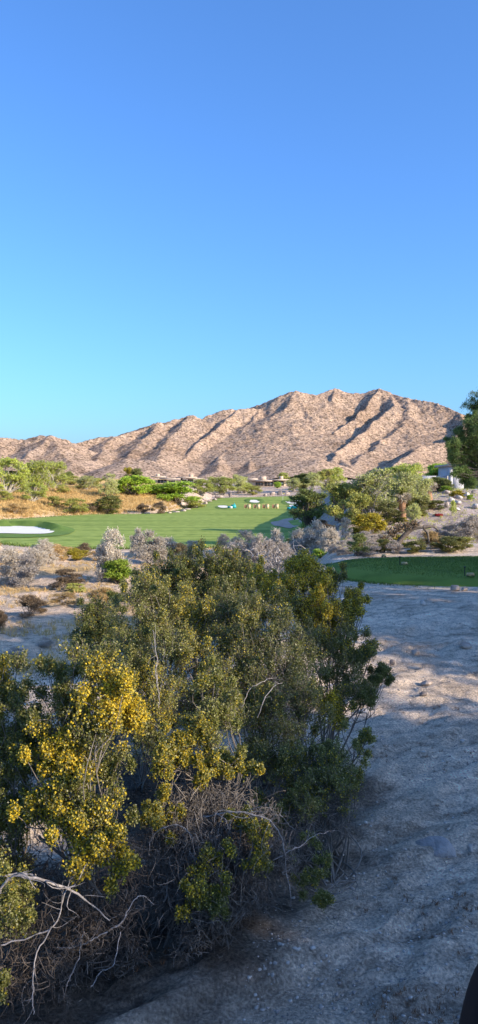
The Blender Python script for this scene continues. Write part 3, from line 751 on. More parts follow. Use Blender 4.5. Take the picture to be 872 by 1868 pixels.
# right-hand garden
put('mesq', 'dark_tree', 'dark round tree at the right edge of the fairway', 'tree', 566, 958, 892, 66)
put('olive', 'desert_tree', 'yellowish olive tree right of the dark round tree', 'tree', 622, 950, 880, 76)
put('graygreen', 'desert_tree', 'large grey green tree in the middle of the garden', 'tree', 682, 945, 856, 92)
put('graygreen', 'desert_tree', 'grey tree behind the left spiky yucca', 'tree', 735, 935, 862, 60)
put('palo', 'palo_verde', 'tall bright palo verde behind the garden trees', 'tree', 738, 905, 846, 66)
put('lime', 'green_tree', 'bright green tree beside the dark hedge and pale house', 'tree', 797, 890, 846, 56)
put('mesq', 'hedge', 'dark hedge left of the pale house wall', 'hedge', 800, 897, 870, 52)
put('mesq', 'hedge', 'narrow dark shrub against the left corner of the pale house', 'shrub', 815, 897, 874, 24)
put('graygreen', 'desert_tree', 'grey green tree behind the right spiky yucca', 'tree', 768, 925, 868, 44)
put('olive', 'desert_tree', 'olive tree low between the dark tree and the yellow bush', 'tree', 652, 958, 900, 60)
put('gold', 'flowering_shrub', 'rounded yellow flowering bush in the garden, the largest', 'shrub', 668, 976, 936, 66, variant=0)
put('yolive', 'shrub', 'green and yellow bush right of the largest yellow bush', 'shrub', 706, 957, 915, 44)
put('gold', 'flowering_shrub', 'yellow flowering bush above the largest yellow bush', 'shrub', 697, 945, 912, 24)
put('gold', 'flowering_shrub', 'small golden bush by the foot of the left yucca', 'shrub', 735, 953, 943, 18)
put('yolive', 'shrub', 'green mound right of the left spiky yucca', 'shrub', 762, 945, 908, 40)
put('yolive', 'shrub', 'low green mound at the foot of the right yucca', 'shrub', 791, 928, 912, 38)
put('gold', 'flowering_shrub', 'round orange yellow bush in front of the pale house', 'shrub', 833, 908, 894, 26)
put('lime', 'agave', 'bright yellow green spiky plant in front of the dark hedge', 'plant', 812, 899, 886, 20)
put('lime', 'shrub', 'tiny green plant among the white boulders', 'plant', 858, 912, 902, 12)
put('graygreen', 'sapling', 'thin young tree on the bare ground right of the left yucca', 'tree', 754, 958, 918, 26)
put('palo', 'sapling', 'slender sapling near the red flowers', 'tree', 826, 940, 912, 12)
put('mesq', 'green_shrub', 'upright dark green shrub beside the left end of the tee', 'shrub', 652, 1016, 972, 34)
put('lime', 'shrub', 'small bright green shrub at the left end of the tee', 'shrub', 585, 1018, 1000, 26)
put('mesq', 'green_shrub', 'rounded green shrub among the silver bushes', 'shrub', 538, 1006, 974, 30)
put('ash', 'dry_shrub', 'large grey dry shrub at the right edge above the tee', 'shrub', 850, 990, 940, 64)
put('ash', 'dry_shrub', 'grey dry shrub behind the tee, near the right frame edge', 'shrub', 812, 985, 958, 44)
put('straw', 'dry_shrub', 'straw coloured shrub behind the tee below the bent trunk', 'shrub', 790, 1000, 968, 50)
put('yolive', 'shrub', 'olive shrub behind the tee at the right', 'shrub', 818, 1006, 978, 56)
put('gold', 'flowering_shrub', 'golden shrub beside the bent dark trunk', 'shrub', 733, 1000, 975, 34)
put('gold', 'flowering_shrub', 'small golden shrub on the right bank above the tee', 'shrub', 862, 975, 955, 30)
put('brown', 'dry_shrub', 'dark brown shrub left of the upright silver bush', 'shrub', 590, 978, 948, 40)
row('olive', 'shrub', 'shrub', 'low mixed shrub in the band behind the tee, {}', [(676, 1012, 985, 40, 'ash'), (700, 1008, 982, 34, 'yolive'), (722, 1010, 985, 30, 'ash'), (760, 1008, 985, 40, 'yolive'), (845, 1000, 978, 36, 'olive'), (620, 1012, 985, 44, 'ash'), (670, 992, 968, 44, 'ash'), (705, 990, 968, 40, 'ash')], 'low shrubs behind the tee')
# silver bushes along the near side of the fairway
put('upright', 'silver_bush', 'upright silver bush alone on bare ground right of the fairway', 'shrub', 631, 985, 944, 22)
put('silver', 'silver_bush', 'tall whitish bush with green base standing apart in the wash', 'shrub', 205, 1060, 966, 56)
put('lime', 'green_shrub', 'bright green growth around the foot of the tall whitish bush', 'shrub', 216, 1066, 1020, 44)
row('silver', 'silver_bush', 'shrub', 'silver bush along the near edge of the fairway, {}', [(252, 1018, 964, 30), (274, 1030, 968, 56), (306, 1024, 980, 44), (352, 1018, 986, 40), (408, 1012, 974, 24), (446, 1032, 968, 54), (476, 1040, 974, 50, 'ash'), (503, 1034, 966, 44), (545, 1015, 965, 34), (575, 1008, 950, 42), (602, 1010, 962, 36), (522, 1034, 988, 40, 'ash'), (560, 1018, 975, 60, 'ash'), (420, 1040, 990, 60, 'ash'), (330, 1026, 990, 30, 'straw')], 'silver bushes by the fairway')
row('silver', 'silver_bush', 'shrub', 'pale dusty bush in the left part of the wash, {}', [(15, 1066, 1000, 66), (48, 1070, 1012, 60, 'ash'), (78, 1030, 984, 48), (100, 1022, 992, 36, 'straw'), (-20, 1050, 985, 50, 'straw'), (62, 1045, 1000, 44)], 'pale bushes at left in the wash')
row('brown', 'dry_shrub', 'shrub', 'rounded brown shrub at the near edge of the fairway, {}', [(156, 1014, 990, 30), (140, 1022, 1000, 36, 'gold'), (176, 1022, 1004, 30, 'straw'), (120, 1012, 996, 26, 'straw')], 'brown shrubs at the fairway edge')
put('brown', 'dry_shrub', 'dark brown shrub in the middle of the pale wash', 'shrub', 124, 1072, 1038, 58)
put('brown', 'dry_shrub', 'dark brown shrub at lower left of the wash', 'shrub', 54, 1122, 1084, 60)
put('brown', 'dry_shrub', 'brown shrub cut by the left frame edge', 'shrub', -6, 1150, 1110, 34)
put('straw', 'dry_shrub', 'straw coloured tuft right of the wash beside the creosote', 'shrub', 188, 1108, 1070, 54)
put('straw', 'dry_shrub', 'low straw tuft in the sunlit strip of the wash', 'shrub', 118, 1104, 1080, 44)
put('olive', 'shrub', 'low pale green plant on the sunlit strip of the wash', 'shrub', 134, 1082, 1064, 40)
put('ash', 'shrub', 'small blue grey shrub on the shaded wash', 'shrub', 86, 1180, 1160, 26)
put('ash', 'shrub', 'grey shrub on the shaded wash near the yellow creosote', 'shrub', 30, 1200, 1180, 40)

# yuccas / tree-like spiky plants with a thatched trunk
def yucca(px, base, top, wpx, label, seed):
    p = hit(px, base); k = p[1]/F; h = at(px, top, p[1])[2]-p[2]; rng = np.random.default_rng(seed)
    o = thing('tree_yucca', label, 'yucca', p)
    K = 8; t = np.linspace(0, 1, K)
    P = np.array([[p[0]+.1*math.sin(3*q+seed), p[1], p[2]+q*h*.62] for q in t])[None]
    part('trunk', tubes(P, (np.linspace(.30, .36, K)*wpx*k*.75)[None], 9), M['thatch'], o, True)
    heads = [(p[0]+dx*wpx*k*.5, p[1]+dy*wpx*k*.3, p[2]+h*z) for dx, dy, z in ((0, 0, .82), (-.55, .3, .62), (.55, -.3, .66), (.1, -.6, .58))]
    for hd in heads:
        n = 150; D = rng.normal(size=(n, 3)); D[:, 2] = D[:, 2]*.8+.25; D /= np.linalg.norm(D, axis=1)[:, None]
        L = h*.20*rng.uniform(.7, 1.1, n)
        A = np.array(hd)+D*.05; Bp = np.array(hd)+D*L[:, None]
        part('leaf_rosette', tubes(np.stack([A, (A+Bp)/2, Bp], 1), np.stack([np.full(n, .020), np.full(n, .018), np.full(n, .002)], 1)*1.6, 3), M['graygreen'] if hd is heads[0] else M['silver'], o)
yucca(733, 945, 886, 26, 'left spiky yucca with brown thatched trunk in the garden', 1)
yucca(783, 920, 871, 24, 'right spiky yucca leaning by the grey tree near the pale house', 2)

# bent dark trunk behind the tee
def bent():
    p = hit(742, 1004); k = p[1]/F
    o = thing('bent_trunk', 'dark gnarled trunk bent into an arch behind the tee', 'dead tree', p)
    W = lambda x, y: at(x, y, p[1])
    P = np.array([W(722, 1004), W(730, 985), W(745, 970), W(760, 962), W(772, 962), W(780, 972), W(783, 990)])
    part('trunk', tubes(P[None], (np.array([5.5, 5, 4.5, 3.8, 3, 2.2, 1.4])*k)[None], 7), M['bark'], o, True)
    Q = np.array([[W(745, 970), W(735, 962), W(722, 958)], [W(760, 962), W(764, 955), W(770, 950)], [W(772, 962), W(790, 960), W(800, 968)]])
    part('branch', tubes(Q, np.tile((np.array([4, 2.5, 1])*k)[None], (3, 1)), 5), M['bark'], o, True)
    rng = np.random.default_rng(3); C = []
    for x, y, r in ((700, 985, 10), (715, 972, 11), (728, 965, 10), (742, 960, 8), (755, 956, 7), (700, 998, 9)):
        c = W(x, y); C.append(c + rng.normal(size=(240, 3))*r*k*.45)
    part('foliage', leaves(np.concatenate(C), .09, rng), M['brown'], o)
bent()

# red flowers, boulders in the garden and rocky bank left of the far green
def redpatch():
    p = hit(800, 942); rng = np.random.default_rng(8); k = p[1]/F
    o = thing('flower_patch', 'low patch of red flowers on the pale bare bank', 'flowers', p)
    n = 420; C = np.c_[np.clip(rng.normal(size=n), -1.6, 1.6)*3.6*k, np.clip(rng.normal(size=n), -1.6, 1.6)*5*k, rng.uniform(0, .16, n)]+p
    part('foliage', leaves(C, .12, rng), M['red'], o)  # scattered red petals only, no leaves in this part
redpatch()
gb = [(813, 898, 20, 8, 'pale slab in the shade below the dark hedge'), (823, 912, 14, 9, 'white boulder left in the cluster below the house'), (838, 907, 13, 8, 'pale boulder in the middle of the garden cluster'),
      (815, 921, 13, 10, 'white round boulder lowest in the garden cluster'), (834, 917, 18, 8, 'flat tan boulder below the middle of the cluster'), (851, 902, 16, 8, 'tan boulder right in the cluster below the house'),
      (866, 898, 14, 8, 'brown boulder at the right frame edge by the house'), (833, 930, 20, 7, 'long pale rock on the bank beside the sapling'), (764, 938, 12, 7, 'pale rock beside the young tree'), (852, 962, 22, 10, 'pale boulder among the dry grey shrubs above the tee'),
      (846, 970, 14, 9, 'tan rock just below the pale boulder above the tee'), (598, 970, 26, 8, 'flat grey rock in the shade by the dark tree'), (575, 966, 16, 7, 'small grey rock under the dark tree'),
      (620, 958, 16, 6, 'pale rock right of the dark tree'), (870, 925, 22, 10, 'grey boulder cut by the right frame edge')]
for i, (x, y, a, b, l) in enumerate(gb): pxrock(x, y, a, b, 60+i, 'paler' if i % 3 else 'rock', l, name='boulder', cat='boulder')
fb = [(392, 911), (382, 914), (375, 918), (364, 921), (355, 925), (343, 929), (334, 932), (322, 934), (309, 936), (372, 911), (398, 906), (345, 919)]
for i, (x, y) in enumerate(sorted(fb)):
    pxrock(x, y, 11+(i*5) % 8, 4+(i % 3), 90+i, 'rock', 'tan rock on the bank left of the far green, ' + ('leftmost' if i == 0 else 'rightmost' if i == len(fb)-1 else ORD[i]+' from left'), group='rocks on the bank by the far green')
cb = [(497, 900, 12, 8, 'reddish rock below the central far house'), (510, 899, 13, 10, 'dark split rock below the central far house'), (523, 901, 12, 7, 'pale rock right of the dark rock below the central house'), (484, 903, 9, 5, 'small rock at the left below the central house'), (534, 905, 10, 4, 'small rock at the back right of the far green')]
for i, (x, y, a, b, l) in enumerate(cb): pxrock(x, y, a, b, 120+i, 'dark_rock' if i == 1 else 'rock', l, name='boulder', cat='boulder')
pxrock(420, 902, 9, 13, 140, 'dark_rock', 'upright dark rock left of the far green')

# straw grass on the slope and litter in the wash: uncountable
def tufts(n, region, seed, size, mat, name, label, cat):
    rng = np.random.default_rng(seed); x, y = region(rng, n); n = len(x)
    z = ground_z(x, y); b = 7; C = np.repeat(np.c_[x, y, z], b, 0); m = len(C)
    s = np.repeat(size*rng.uniform(.5, 1.4, n), b)
    D = rng.normal(size=(m, 3))*.5; D[:, 2] = 1; D /= np.linalg.norm(D, axis=1)[:, None]
    W = np.cross(D, rng.normal(size=(m, 3))); W /= np.linalg.norm(W, axis=1)[:, None]
    C = C + rng.normal(size=(m, 3))*np.array([1, 1, 0])*s[:, None]*.25
    V = np.stack([C-W*s[:, None]*.06, C+W*s[:, None]*.06, C+D*s[:, None]], 1).reshape(-1, 3)
    stuff(link(name, new_mesh(name, V, np.arange(3*m).reshape(-1, 3)), M[mat]), label, cat)
def hill_region(rng, n):
    u = rng.uniform(-.42, -.075, n); yf = np.interp(u, FU, FY); y = yf + rng.uniform(.5, 45, n); return u*y, y
tufts(9000, hill_region, 1, .55, 'straw', 'dry_grass', 'straw coloured dry grass covering the left slope', 'grass')
def wash_region(rng, n):
    y = rng.uniform(20, 62, n); u = rng.uniform(-.36, .02, n); k = vnoise(u*y*.25, y*.25, 77) > -.1; return (u*y)[k], y[k]
def wr(rng, n):
    x, y = wash_region(rng, n*3); return x[:n], y[:n]
tufts(2600, wr, 2, .20, 'straw', 'dry_grass', 'short straw grass scattered over the pale wash', 'grass')
def bank_region(rng, n):
    y = rng.uniform(40, 100, n); u = rng.uniform(.07, .36, n); return u*y, y
tufts(2600, bank_region, 3, .22, 'olive', 'ground_cover', 'low sparse growth on the garden bank', 'ground cover')
def litter_region(rng, n):
    y = 3.8*np.exp(rng.uniform(0, 1.7, n*4)); x = rng.uniform(-.35, .33, n*4)*y; k = (vnoise(x*1.3+.6*y, y*1.6, 21) > .38); return x[k][:n], y[k][:n]
tufts(1000, litter_region, 4, .035, 'rust', 'leaf_litter', 'dry brown weeds and litter in patches on the sand', 'litter')

# ------------------------------------------------------------------ creosote bushes in the foreground
def blob_px(L, grow_=1.0):
    """(px, py, radius px, depth) -> blobs in metres"""
    out = []
    for b in L:
        c = at(b[0], b[1], b[3]); r = b[2]*b[3]/F*grow_; out.append((*c, r, r*1.05, r*(b[4] if len(b) > 4 else 1.0)))
    return np.array(out)
def creosote(label, basepx, L, seed, depth, leafm='creosote', fl=.10, dens=1.0, leaf=.015, limb=.011, flower=.0145, droop=.12, group='creosote bushes in the foreground', flz=None):
    q = at(basepx, 1200, depth); base = np.array([q[0], q[1], float(ground_z(q[0], q[1]))])
    B = blob_px(L, 1.16); rad = B[:, 3]
    # split every blob into several smaller sprays so the outline breaks up
    rng = np.random.default_rng(seed+900); S2 = []
    for b in B:
        k = max(5, int(9*(b[3]/.2)**1.0)) 
        for _ in range(k):
            d = rng.normal(size=3); d /= np.linalg.norm(d); f = rng.uniform(.2, 1.0)
            if b[3] < .13: d = d*np.array([1.7, 1.4, 1.25]); f = f**.8
            r = b[3]*rng.uniform(.42, .8)*(.7 if b[3] < .13 else 1); S2.append((*(b[:3]+d*b[3:]*f), r*.85, r*.85, r*1.2))
        for _ in range(max(2, k//3)):
            d = rng.normal(size=3); d[2] += .35; d /= np.linalg.norm(d); f = rng.uniform(1.0, 1.5)
            r = b[3]*rng.uniform(.16, .34); S2.append((*(b[:3]+d*b[3:]*f), r*.7, r*.7, r*1.7))
    S2 = np.array(S2)
    tw = int(28*dens); per = 20
    S, T, Lf, Lc, tips, rng = plant(S2, base, seed, tw, per, leaf*1.06, .66, 1.0, droop, limb, .9, 5, .8, .14, lcut=.1, mains=B)
    o = thing('creosote_bush', label, 'bush', base, group)
    part('stems', join(S, T), M['bush_bark'], o)
    part('foliage', Lf, M[leafm], o)
    n = len(Lc); w_ = rng.random(n)
    pr = np.full(n, fl)
    if flz is not None:                       # flowers gather on the outer, upper sprays
        nzv = fbm(Lc[:, 0]*2.6, Lc[:, 2]*2.6+Lc[:, 1]*2, 2, seed)
        pr = fl*np.clip(.6+nzv*2.2, 0, 2.5)
    sel = w_ < pr*.5
    C = Lc[sel] + rng.normal(size=(sel.sum(), 3))*.006
    if len(C):
        part('flowers', join(leaves(C, flower, rng, .9), leaves(C, flower, rng, .9)), M['flower'], o)
    sel = w_ > 1-.07
    C = Lc[sel]; part('seed_heads', leaves(C, .010, rng, .9), M['seed'], o)
    return o

creosote('creosote bush covered in yellow flowers at the left, brightest of all', 150, [
    (160, 1225, 48, 5.0), (190, 1270, 42, 4.9), (120, 1290, 50, 5.0), (90, 1250, 34, 5.1), (165, 1345, 55, 4.9), (110, 1385, 50, 4.9), (195, 1400, 36, 5.0), (60, 1340, 40, 5.1),
    (190, 1500, 44, 4.7), (150, 1545, 46, 4.6), (110, 1480, 46, 4.8), (205, 1560, 32, 4.6), (60, 1470, 44, 4.9), (140, 1440, 40, 4.9), (215, 1310, 34, 5.2)], 11, 5.1, 'creopale', .85, 1.0, .016, flower=.0165, flz=1)
creosote('yellow flowered creosote cut by the left frame edge', -30, [
    (10, 1225, 36, 5.3), (-20, 1270, 50, 5.2), (30, 1290, 36, 5.2), (0, 1350, 50, 5.2), (40, 1390, 40, 5.1), (-10, 1440, 50, 5.1), (30, 1500, 44, 5.0), (-40, 1520, 60, 5.1), (15, 1575, 38, 5.0)], 12, 5.3, 'creopale', .55, .95, .016, flower=.016, flz=1)
creosote('low leafy creosote in the bottom left corner', -20, [
    (20, 1620, 40, 4.5), (5, 1670, 48, 4.4), (45, 1655, 28, 4.5), (-25, 1600, 44, 4.5), (0, 1800, 12, 4.2)], 13, 4.6, 'creosote', .06, .9, .015)
creosote('green creosote behind the brightest yellow one', 260, [
    (262, 1085, 34, 7.6), (300, 1105, 40, 7.6), (250, 1130, 42, 7.5), (310, 1160, 48, 7.5), (240, 1180, 40, 7.4), (355, 1130, 40, 7.7), (280, 1220, 50, 7.2), (345, 1210, 46, 7.2), (230, 1235, 36, 7.1),
    (300, 1280, 44, 6.9), (250, 1300, 40, 6.8), (350, 1275, 40, 6.9), (270, 1360, 44, 6.6)], 14, 7.6, 'creosote', .30, .9, .016, flz=1)
creosote('creosote with pale flowering tips in the middle front', 370, [
    (400, 1245, 26, 5.6), (410, 1290, 34, 5.6), (385, 1330, 36, 5.5), (340, 1350, 36, 5.4), (310, 1385, 32, 5.3), (420, 1385, 26, 5.4), (440, 1410, 20, 5.4), (365, 1395, 28, 5.4), (330, 1400, 22, 5.3), (285, 1470, 26, 5.1), (300, 1500, 20, 5.1)], 15, 5.6, 'creopale', .45, 1.0, .015, flz=1)
creosote('broad dark green creosote in the centre', 470, [
    (395, 1115, 32, 7.8), (440, 1120, 40, 7.7), (490, 1120, 40, 7.6), (430, 1170, 48, 7.5), (480, 1180, 50, 7.3), (540, 1170, 46, 7.2), (450, 1240, 54, 7.0), (520, 1240, 56, 6.9), (400, 1200, 36, 7.3),
    (480, 1310, 56, 6.7), (550, 1300, 54, 6.6), (500, 1380, 52, 6.4), (560, 1370, 50, 6.3), (460, 1380, 36, 6.5), (530, 1440, 46, 6.2), (590, 1430, 44, 6.2), (500, 1490, 36, 6.1), (440, 1290, 44, 6.8)], 16, 7.0, 'creosote', .11, .85, .016, flz=1)
creosote('tall creosote with sunlit yellow top at the right', 590, [
    (560, 1040, 26, 8.4), (545, 1070, 34, 8.3), (580, 1070, 26, 8.4), (475, 1065, 26, 8.5), (510, 1085, 32, 8.3), (560, 1120, 44, 8.1), (610, 1050, 16, 8.4), (600, 1110, 30, 8.1), (640, 1090, 24, 8.2), (655, 1110, 16, 8.2),
    (600, 1170, 44, 7.8), (630, 1130, 26, 8.0), (640, 1190, 34, 7.7), (620, 1230, 40, 7.5), (660, 1200, 28, 7.6), (672, 1222, 20, 7.55), (686, 1234, 15, 7.5), (698, 1240, 9, 7.5), (650, 1270, 36, 7.3), (610, 1290, 36, 7.2), (670, 1265, 22, 7.3)], 17, 7.9, 'creopale', .95, .85, .016, flz=1)
creosote('low leafy branch mass at the right foot of the creosotes', 600, [
    (610, 1380, 34, 6.3), (640, 1365, 24, 6.3), (665, 1352, 14, 6.4), (600, 1430, 40, 6.1), (575, 1470, 36, 6.0), (625, 1420, 20, 6.2), (560, 1560, 22, 5.6), (580, 1590, 16, 5.6), (585, 1640, 11, 5.3), (555, 1610, 14, 5.5)], 18, 6.3, 'creosote', .10, .55, .015, flz=1)
creosote('dark creosote mass behind, below the silver bushes', 360, [
    (300, 1059, 32, 11.0), (340, 1049, 36, 11.0), (380, 1044, 37, 11.2), (410, 1054, 36, 11), (390, 1089, 39, 10.8), (340, 1094, 39, 10.8), (440, 1069, 36, 10.8), (290, 1089, 30, 10.8), (450, 1109, 36, 10.5), (265, 1069, 25, 11), (480, 1064, 25, 11.2), (400, 1124, 39, 10.4), (330, 1129, 39, 10.4)], 19, 11.0, 'creodark', .05, .62, .024, .016, .024)
creosote('small dark creosote left of the green one', 175, [
    (160, 1140, 26, 9.0), (190, 1135, 26, 9.0), (175, 1165, 34, 8.9), (150, 1175, 26, 8.8), (205, 1170, 30, 8.8), (190, 1205, 36, 8.6), (215, 1100, 14, 9.1)], 20, 9.0, 'creodark', .04, .8, .019, .012)
creosote('leafy spray hanging in front of the dead shrub', 400, [
    (395, 1580, 26, 4.9), (385, 1620, 30, 4.85), (370, 1660, 28, 4.8), (460, 1540, 24, 5.0), (468, 1575, 16, 5.0), (440, 1500, 18, 5.1), (350, 1610, 18, 4.8)], 21, 5.0, 'creopale', .22, .75, .014, .008, .015, flz=1)

# ------------------------------------------------------------------ dead shrubs and bare arching stems
def tangle(name, label, basepx, depth, L, seed, n_per=110, mat='graybark', r=.0042, droop=.5, up=.2):
    q = at(basepx, 1200, depth); base = np.array([q[0], q[1], float(ground_z(q[0], q[1]))])
    B = blob_px(L); rng = np.random.default_rng(seed)
    o = thing(name, label, 'dead shrub', base)
    n = len(B); A = np.repeat(base[None], n*4, 0)+rng.normal(size=(n*4, 3))*(.14, .14, .01)
    Bi = np.repeat(np.arange(n), 4)
    P = curve_between(A, B[Bi, :3]+rng.normal(size=(n*4, 3))*B[Bi, 3:]*.4, 10, rng, .2, .12)
    part('branches', tubes(P, np.linspace(1, .3, 10)[None]*.011*rng.uniform(.5, 1.2, (n*4, 1)), 5), M[mat], o)
    m = n*n_per; bi = np.repeat(np.arange(n), n_per)
    C = B[bi, :3]; R = B[bi, 3:]
    s0 = C + rng.normal(size=(m, 3))*R*.45; d = rng.normal(size=(m, 3)); d[:, 2] += up
    s1 = s0 + d*R*.40
    TP = curve_between(s0, s1, 6, rng, .45, .1); Lh = np.linalg.norm(s1-s0, axis=1)
    TP[:, :, 2] -= (droop*Lh)[:, None]*np.linspace(0, 1, 6)[None]**2
    TP[:, :, 2] = np.maximum(TP[:, :, 2], ground_z(TP[:, :, 0], TP[:, :, 1], False)+.01)
    part('twigs', tubes(TP, np.linspace(1, .3, 6)[None]*r*rng.uniform(.35, 1.1, (m, 1)), 3), M[mat], o)
    return o
tangle('dead_shrub', 'tangle of dead grey twigs under the creosotes in the centre', 380, 5.3, [
    (340, 1480, 50, 5.3), (400, 1470, 50, 5.4), (300, 1540, 50, 5.2), (360, 1560, 60, 5.1), (420, 1560, 56, 5.2), (470, 1520, 50, 5.3), (330, 1640, 56, 5.0), (390, 1660, 50, 4.95), (450, 1620, 44, 5.1), (290, 1620, 40, 5.1), (500, 1570, 40, 5.3), (350, 1720, 34, 4.9)], 31, 420, 'bush_bark', r=.0042)
tangle('dead_shrub', 'sparse tangle of dark dead branches in the bottom left corner', 120, 5.0, [
    (60, 1600, 60, 4.9), (130, 1640, 60, 4.8), (50, 1700, 60, 4.6), (150, 1720, 60, 4.6), (220, 1660, 50, 4.8), (100, 1780, 50, 4.4), (230, 1580, 40, 5.0), (20, 1780, 50, 4.4), (240, 1740, 34, 4.7)], 32, 170, 'bark', .0045)
tangle('dead_shrub', 'grey dry twigs at the right foot of the creosotes', 590, 6.1, [
    (560, 1500, 44, 6.0), (600, 1480, 40, 6.1), (640, 1440, 36, 6.3), (540, 1540, 36, 5.8), (620, 1500, 26, 6.0)], 33, 160, 'bush_bark', r=.003)
tangle('dead_shrub', 'grey bare twigs showing among the silver bushes in the middle', 500, 12.5, [
    (490, 1030, 36, 12.6), (530, 1040, 36, 12.6), (470, 1060, 30, 12.4), (590, 1055, 22, 12.8)], 34, 130, r=.010)
# bare stems drawn from the photograph, each lying at its own depth
def stem(name, label, paths, mat='stembark', cat='dead branch'):
    q = paths[0][0]; base = at(*q[:3])
    o = thing(name, label, cat, base)
    for i, pth in enumerate(paths):
        P = np.array([at(*p[:3]) for p in pth]); R = np.array([p[3] for p in pth])*P[:, 1]/F*.30
        K = 22; t = np.linspace(0, len(P)-1, K); ii = np.clip(t.astype(int), 0, len(P)-2); f = t-ii
        m = len(P); out = []
        for j, q_ in zip(ii, f):
            p0, p1, p2, p3 = P[max(j-1, 0)], P[j], P[j+1], P[min(j+2, m-1)]
            out.append(.5*((2*p1)+(-p0+p2)*q_+(2*p0-5*p1+4*p2-p3)*q_**2+(-p0+3*p1-3*p2+p3)*q_**3))
        r = R[ii]*(1-f)+R[ii+1]*f
        rg = np.random.default_rng(int(abs(pth[0][0])*13+abs(pth[0][1]))+i); out = np.array(out)
        L = np.linalg.norm(out[-1]-out[0]); wob = np.cumsum(rg.normal(size=out.shape), 0); wob -= wob[0] + (wob[-1]-wob[0])*np.linspace(0, 1, K)[:, None]
        out = out + wob*L*.009 + rg.normal(size=out.shape)*L*.004
        r = r*rg.uniform(.8, 1.15, K)
        ns = max(5, int(L*16)); ks = rg.integers(3, K, ns)
        d = rg.normal(size=(ns, 3)) + (out[np.minimum(ks+1, K-1)]-out[ks-2])/L*6
        d /= np.linalg.norm(d, axis=1)[:, None]
        tw = curve_between(out[ks], out[ks]+d*L*rg.uniform(.1, .38, ns)[:, None], 7, rg, .25, 0)
        tg = tubes(tw, np.linspace(.5, .12, 7)[None]*r[ks][:, None], 4)
        part('branch', join(tubes(out[None], r[None], 6), tg), M[mat], o, True)
    return o
stem('dead_branch', 'long pale branch arching over the centre of the dead shrub', [
    [(370, 1490, 4.9, 3), (405, 1477, 4.85, 4), (450, 1482, 4.8, 4.5), (490, 1505, 4.8, 4.5), (508, 1540, 4.8, 4), (520, 1590, 4.9, 3), (532, 1655, 4.95, 2)],
    [(392, 1483, 4.87, 2.5), (410, 1495, 4.8, 2.2), (416, 1512, 4.8, 1.8)],
    [(498, 1570, 4.85, 2), (530, 1545, 4.95, 2.2), (560, 1530, 5.1, 2), (610, 1515, 5.3, 1.6)]])
stem('dead_branch', 'arched pale twig left of the long arching branch', [
    [(272, 1560, 4.9, 3), (278, 1530, 4.85, 3.4), (305, 1508, 4.8, 3.6), (335, 1508, 4.8, 3.2), (352, 1530, 4.85, 2.4), (355, 1570, 4.9, 1.8)]])
stem('dead_branch', 'thick pale branch lying in the bottom left corner', [
    [(0, 1628, 4.3, 9), (30, 1598, 4.3, 9), (75, 1597, 4.3, 9), (120, 1610, 4.35, 8), (160, 1640, 4.4, 6), (200, 1680, 4.5, 4)],
    [(0, 1598, 4.35, 5), (40, 1592, 4.35, 6), (65, 1596, 4.33, 7)],
    [(0, 1725, 4.2, 5), (50, 1710, 4.25, 5), (95, 1690, 4.3, 5), (110, 1650, 4.35, 4), (133, 1600, 4.4, 3)],
    [(95, 1690, 4.3, 4), (65, 1740, 4.2, 4), (58, 1800, 4.1, 4), (62, 1850, 4.02, 3)]])
stem('dead_branch', 'brown slanting trunk behind the leafy spray at lower left', [
    [(70, 1525, 4.9, 9), (110, 1560, 4.85, 11), (150, 1590, 4.8, 11), (175, 1620, 4.75, 9), (190, 1640, 4.7, 7)]], 'bark')
stem('dead_branch', 'forked grey branch resting above the sand at lower left', [
    [(105, 1727, 4.5, 3), (150, 1722, 4.5, 3.5), (185, 1705, 4.5, 4), (215, 1690, 4.5, 4)],
    [(220, 1700, 4.4, 3.5), (205, 1750, 4.3, 3), (180, 1775, 4.25, 3), (165, 1800, 4.2, 2)],
    [(155, 1700, 4.5, 3), (140, 1750, 4.4, 3), (120, 1800, 4.2, 3)],
    [(215, 1690, 4.5, 4), (250, 1640, 4.6, 3), (280, 1650, 4.7, 2)]])
stem('dead_branch', 'thin pale stem rising through the green creosote', [
    [(290, 1290, 6.3, 3), (285, 1240, 6.35, 3), (280, 1190, 6.4, 2.4), (278, 1150, 6.5, 1.6)]])
stem('dead_branch', 'two bare curved stems in the dark centre of the creosotes', [
    [(440, 1290, 6.0, 2), (458, 1255, 6.05, 2.6), (480, 1240, 6.1, 2.4), (500, 1235, 6.15, 1.6)],
    [(470, 1310, 6.0, 2), (480, 1280, 6.0, 2.4), (495, 1255, 6.05, 2.2), (515, 1245, 6.1, 1.4)]])

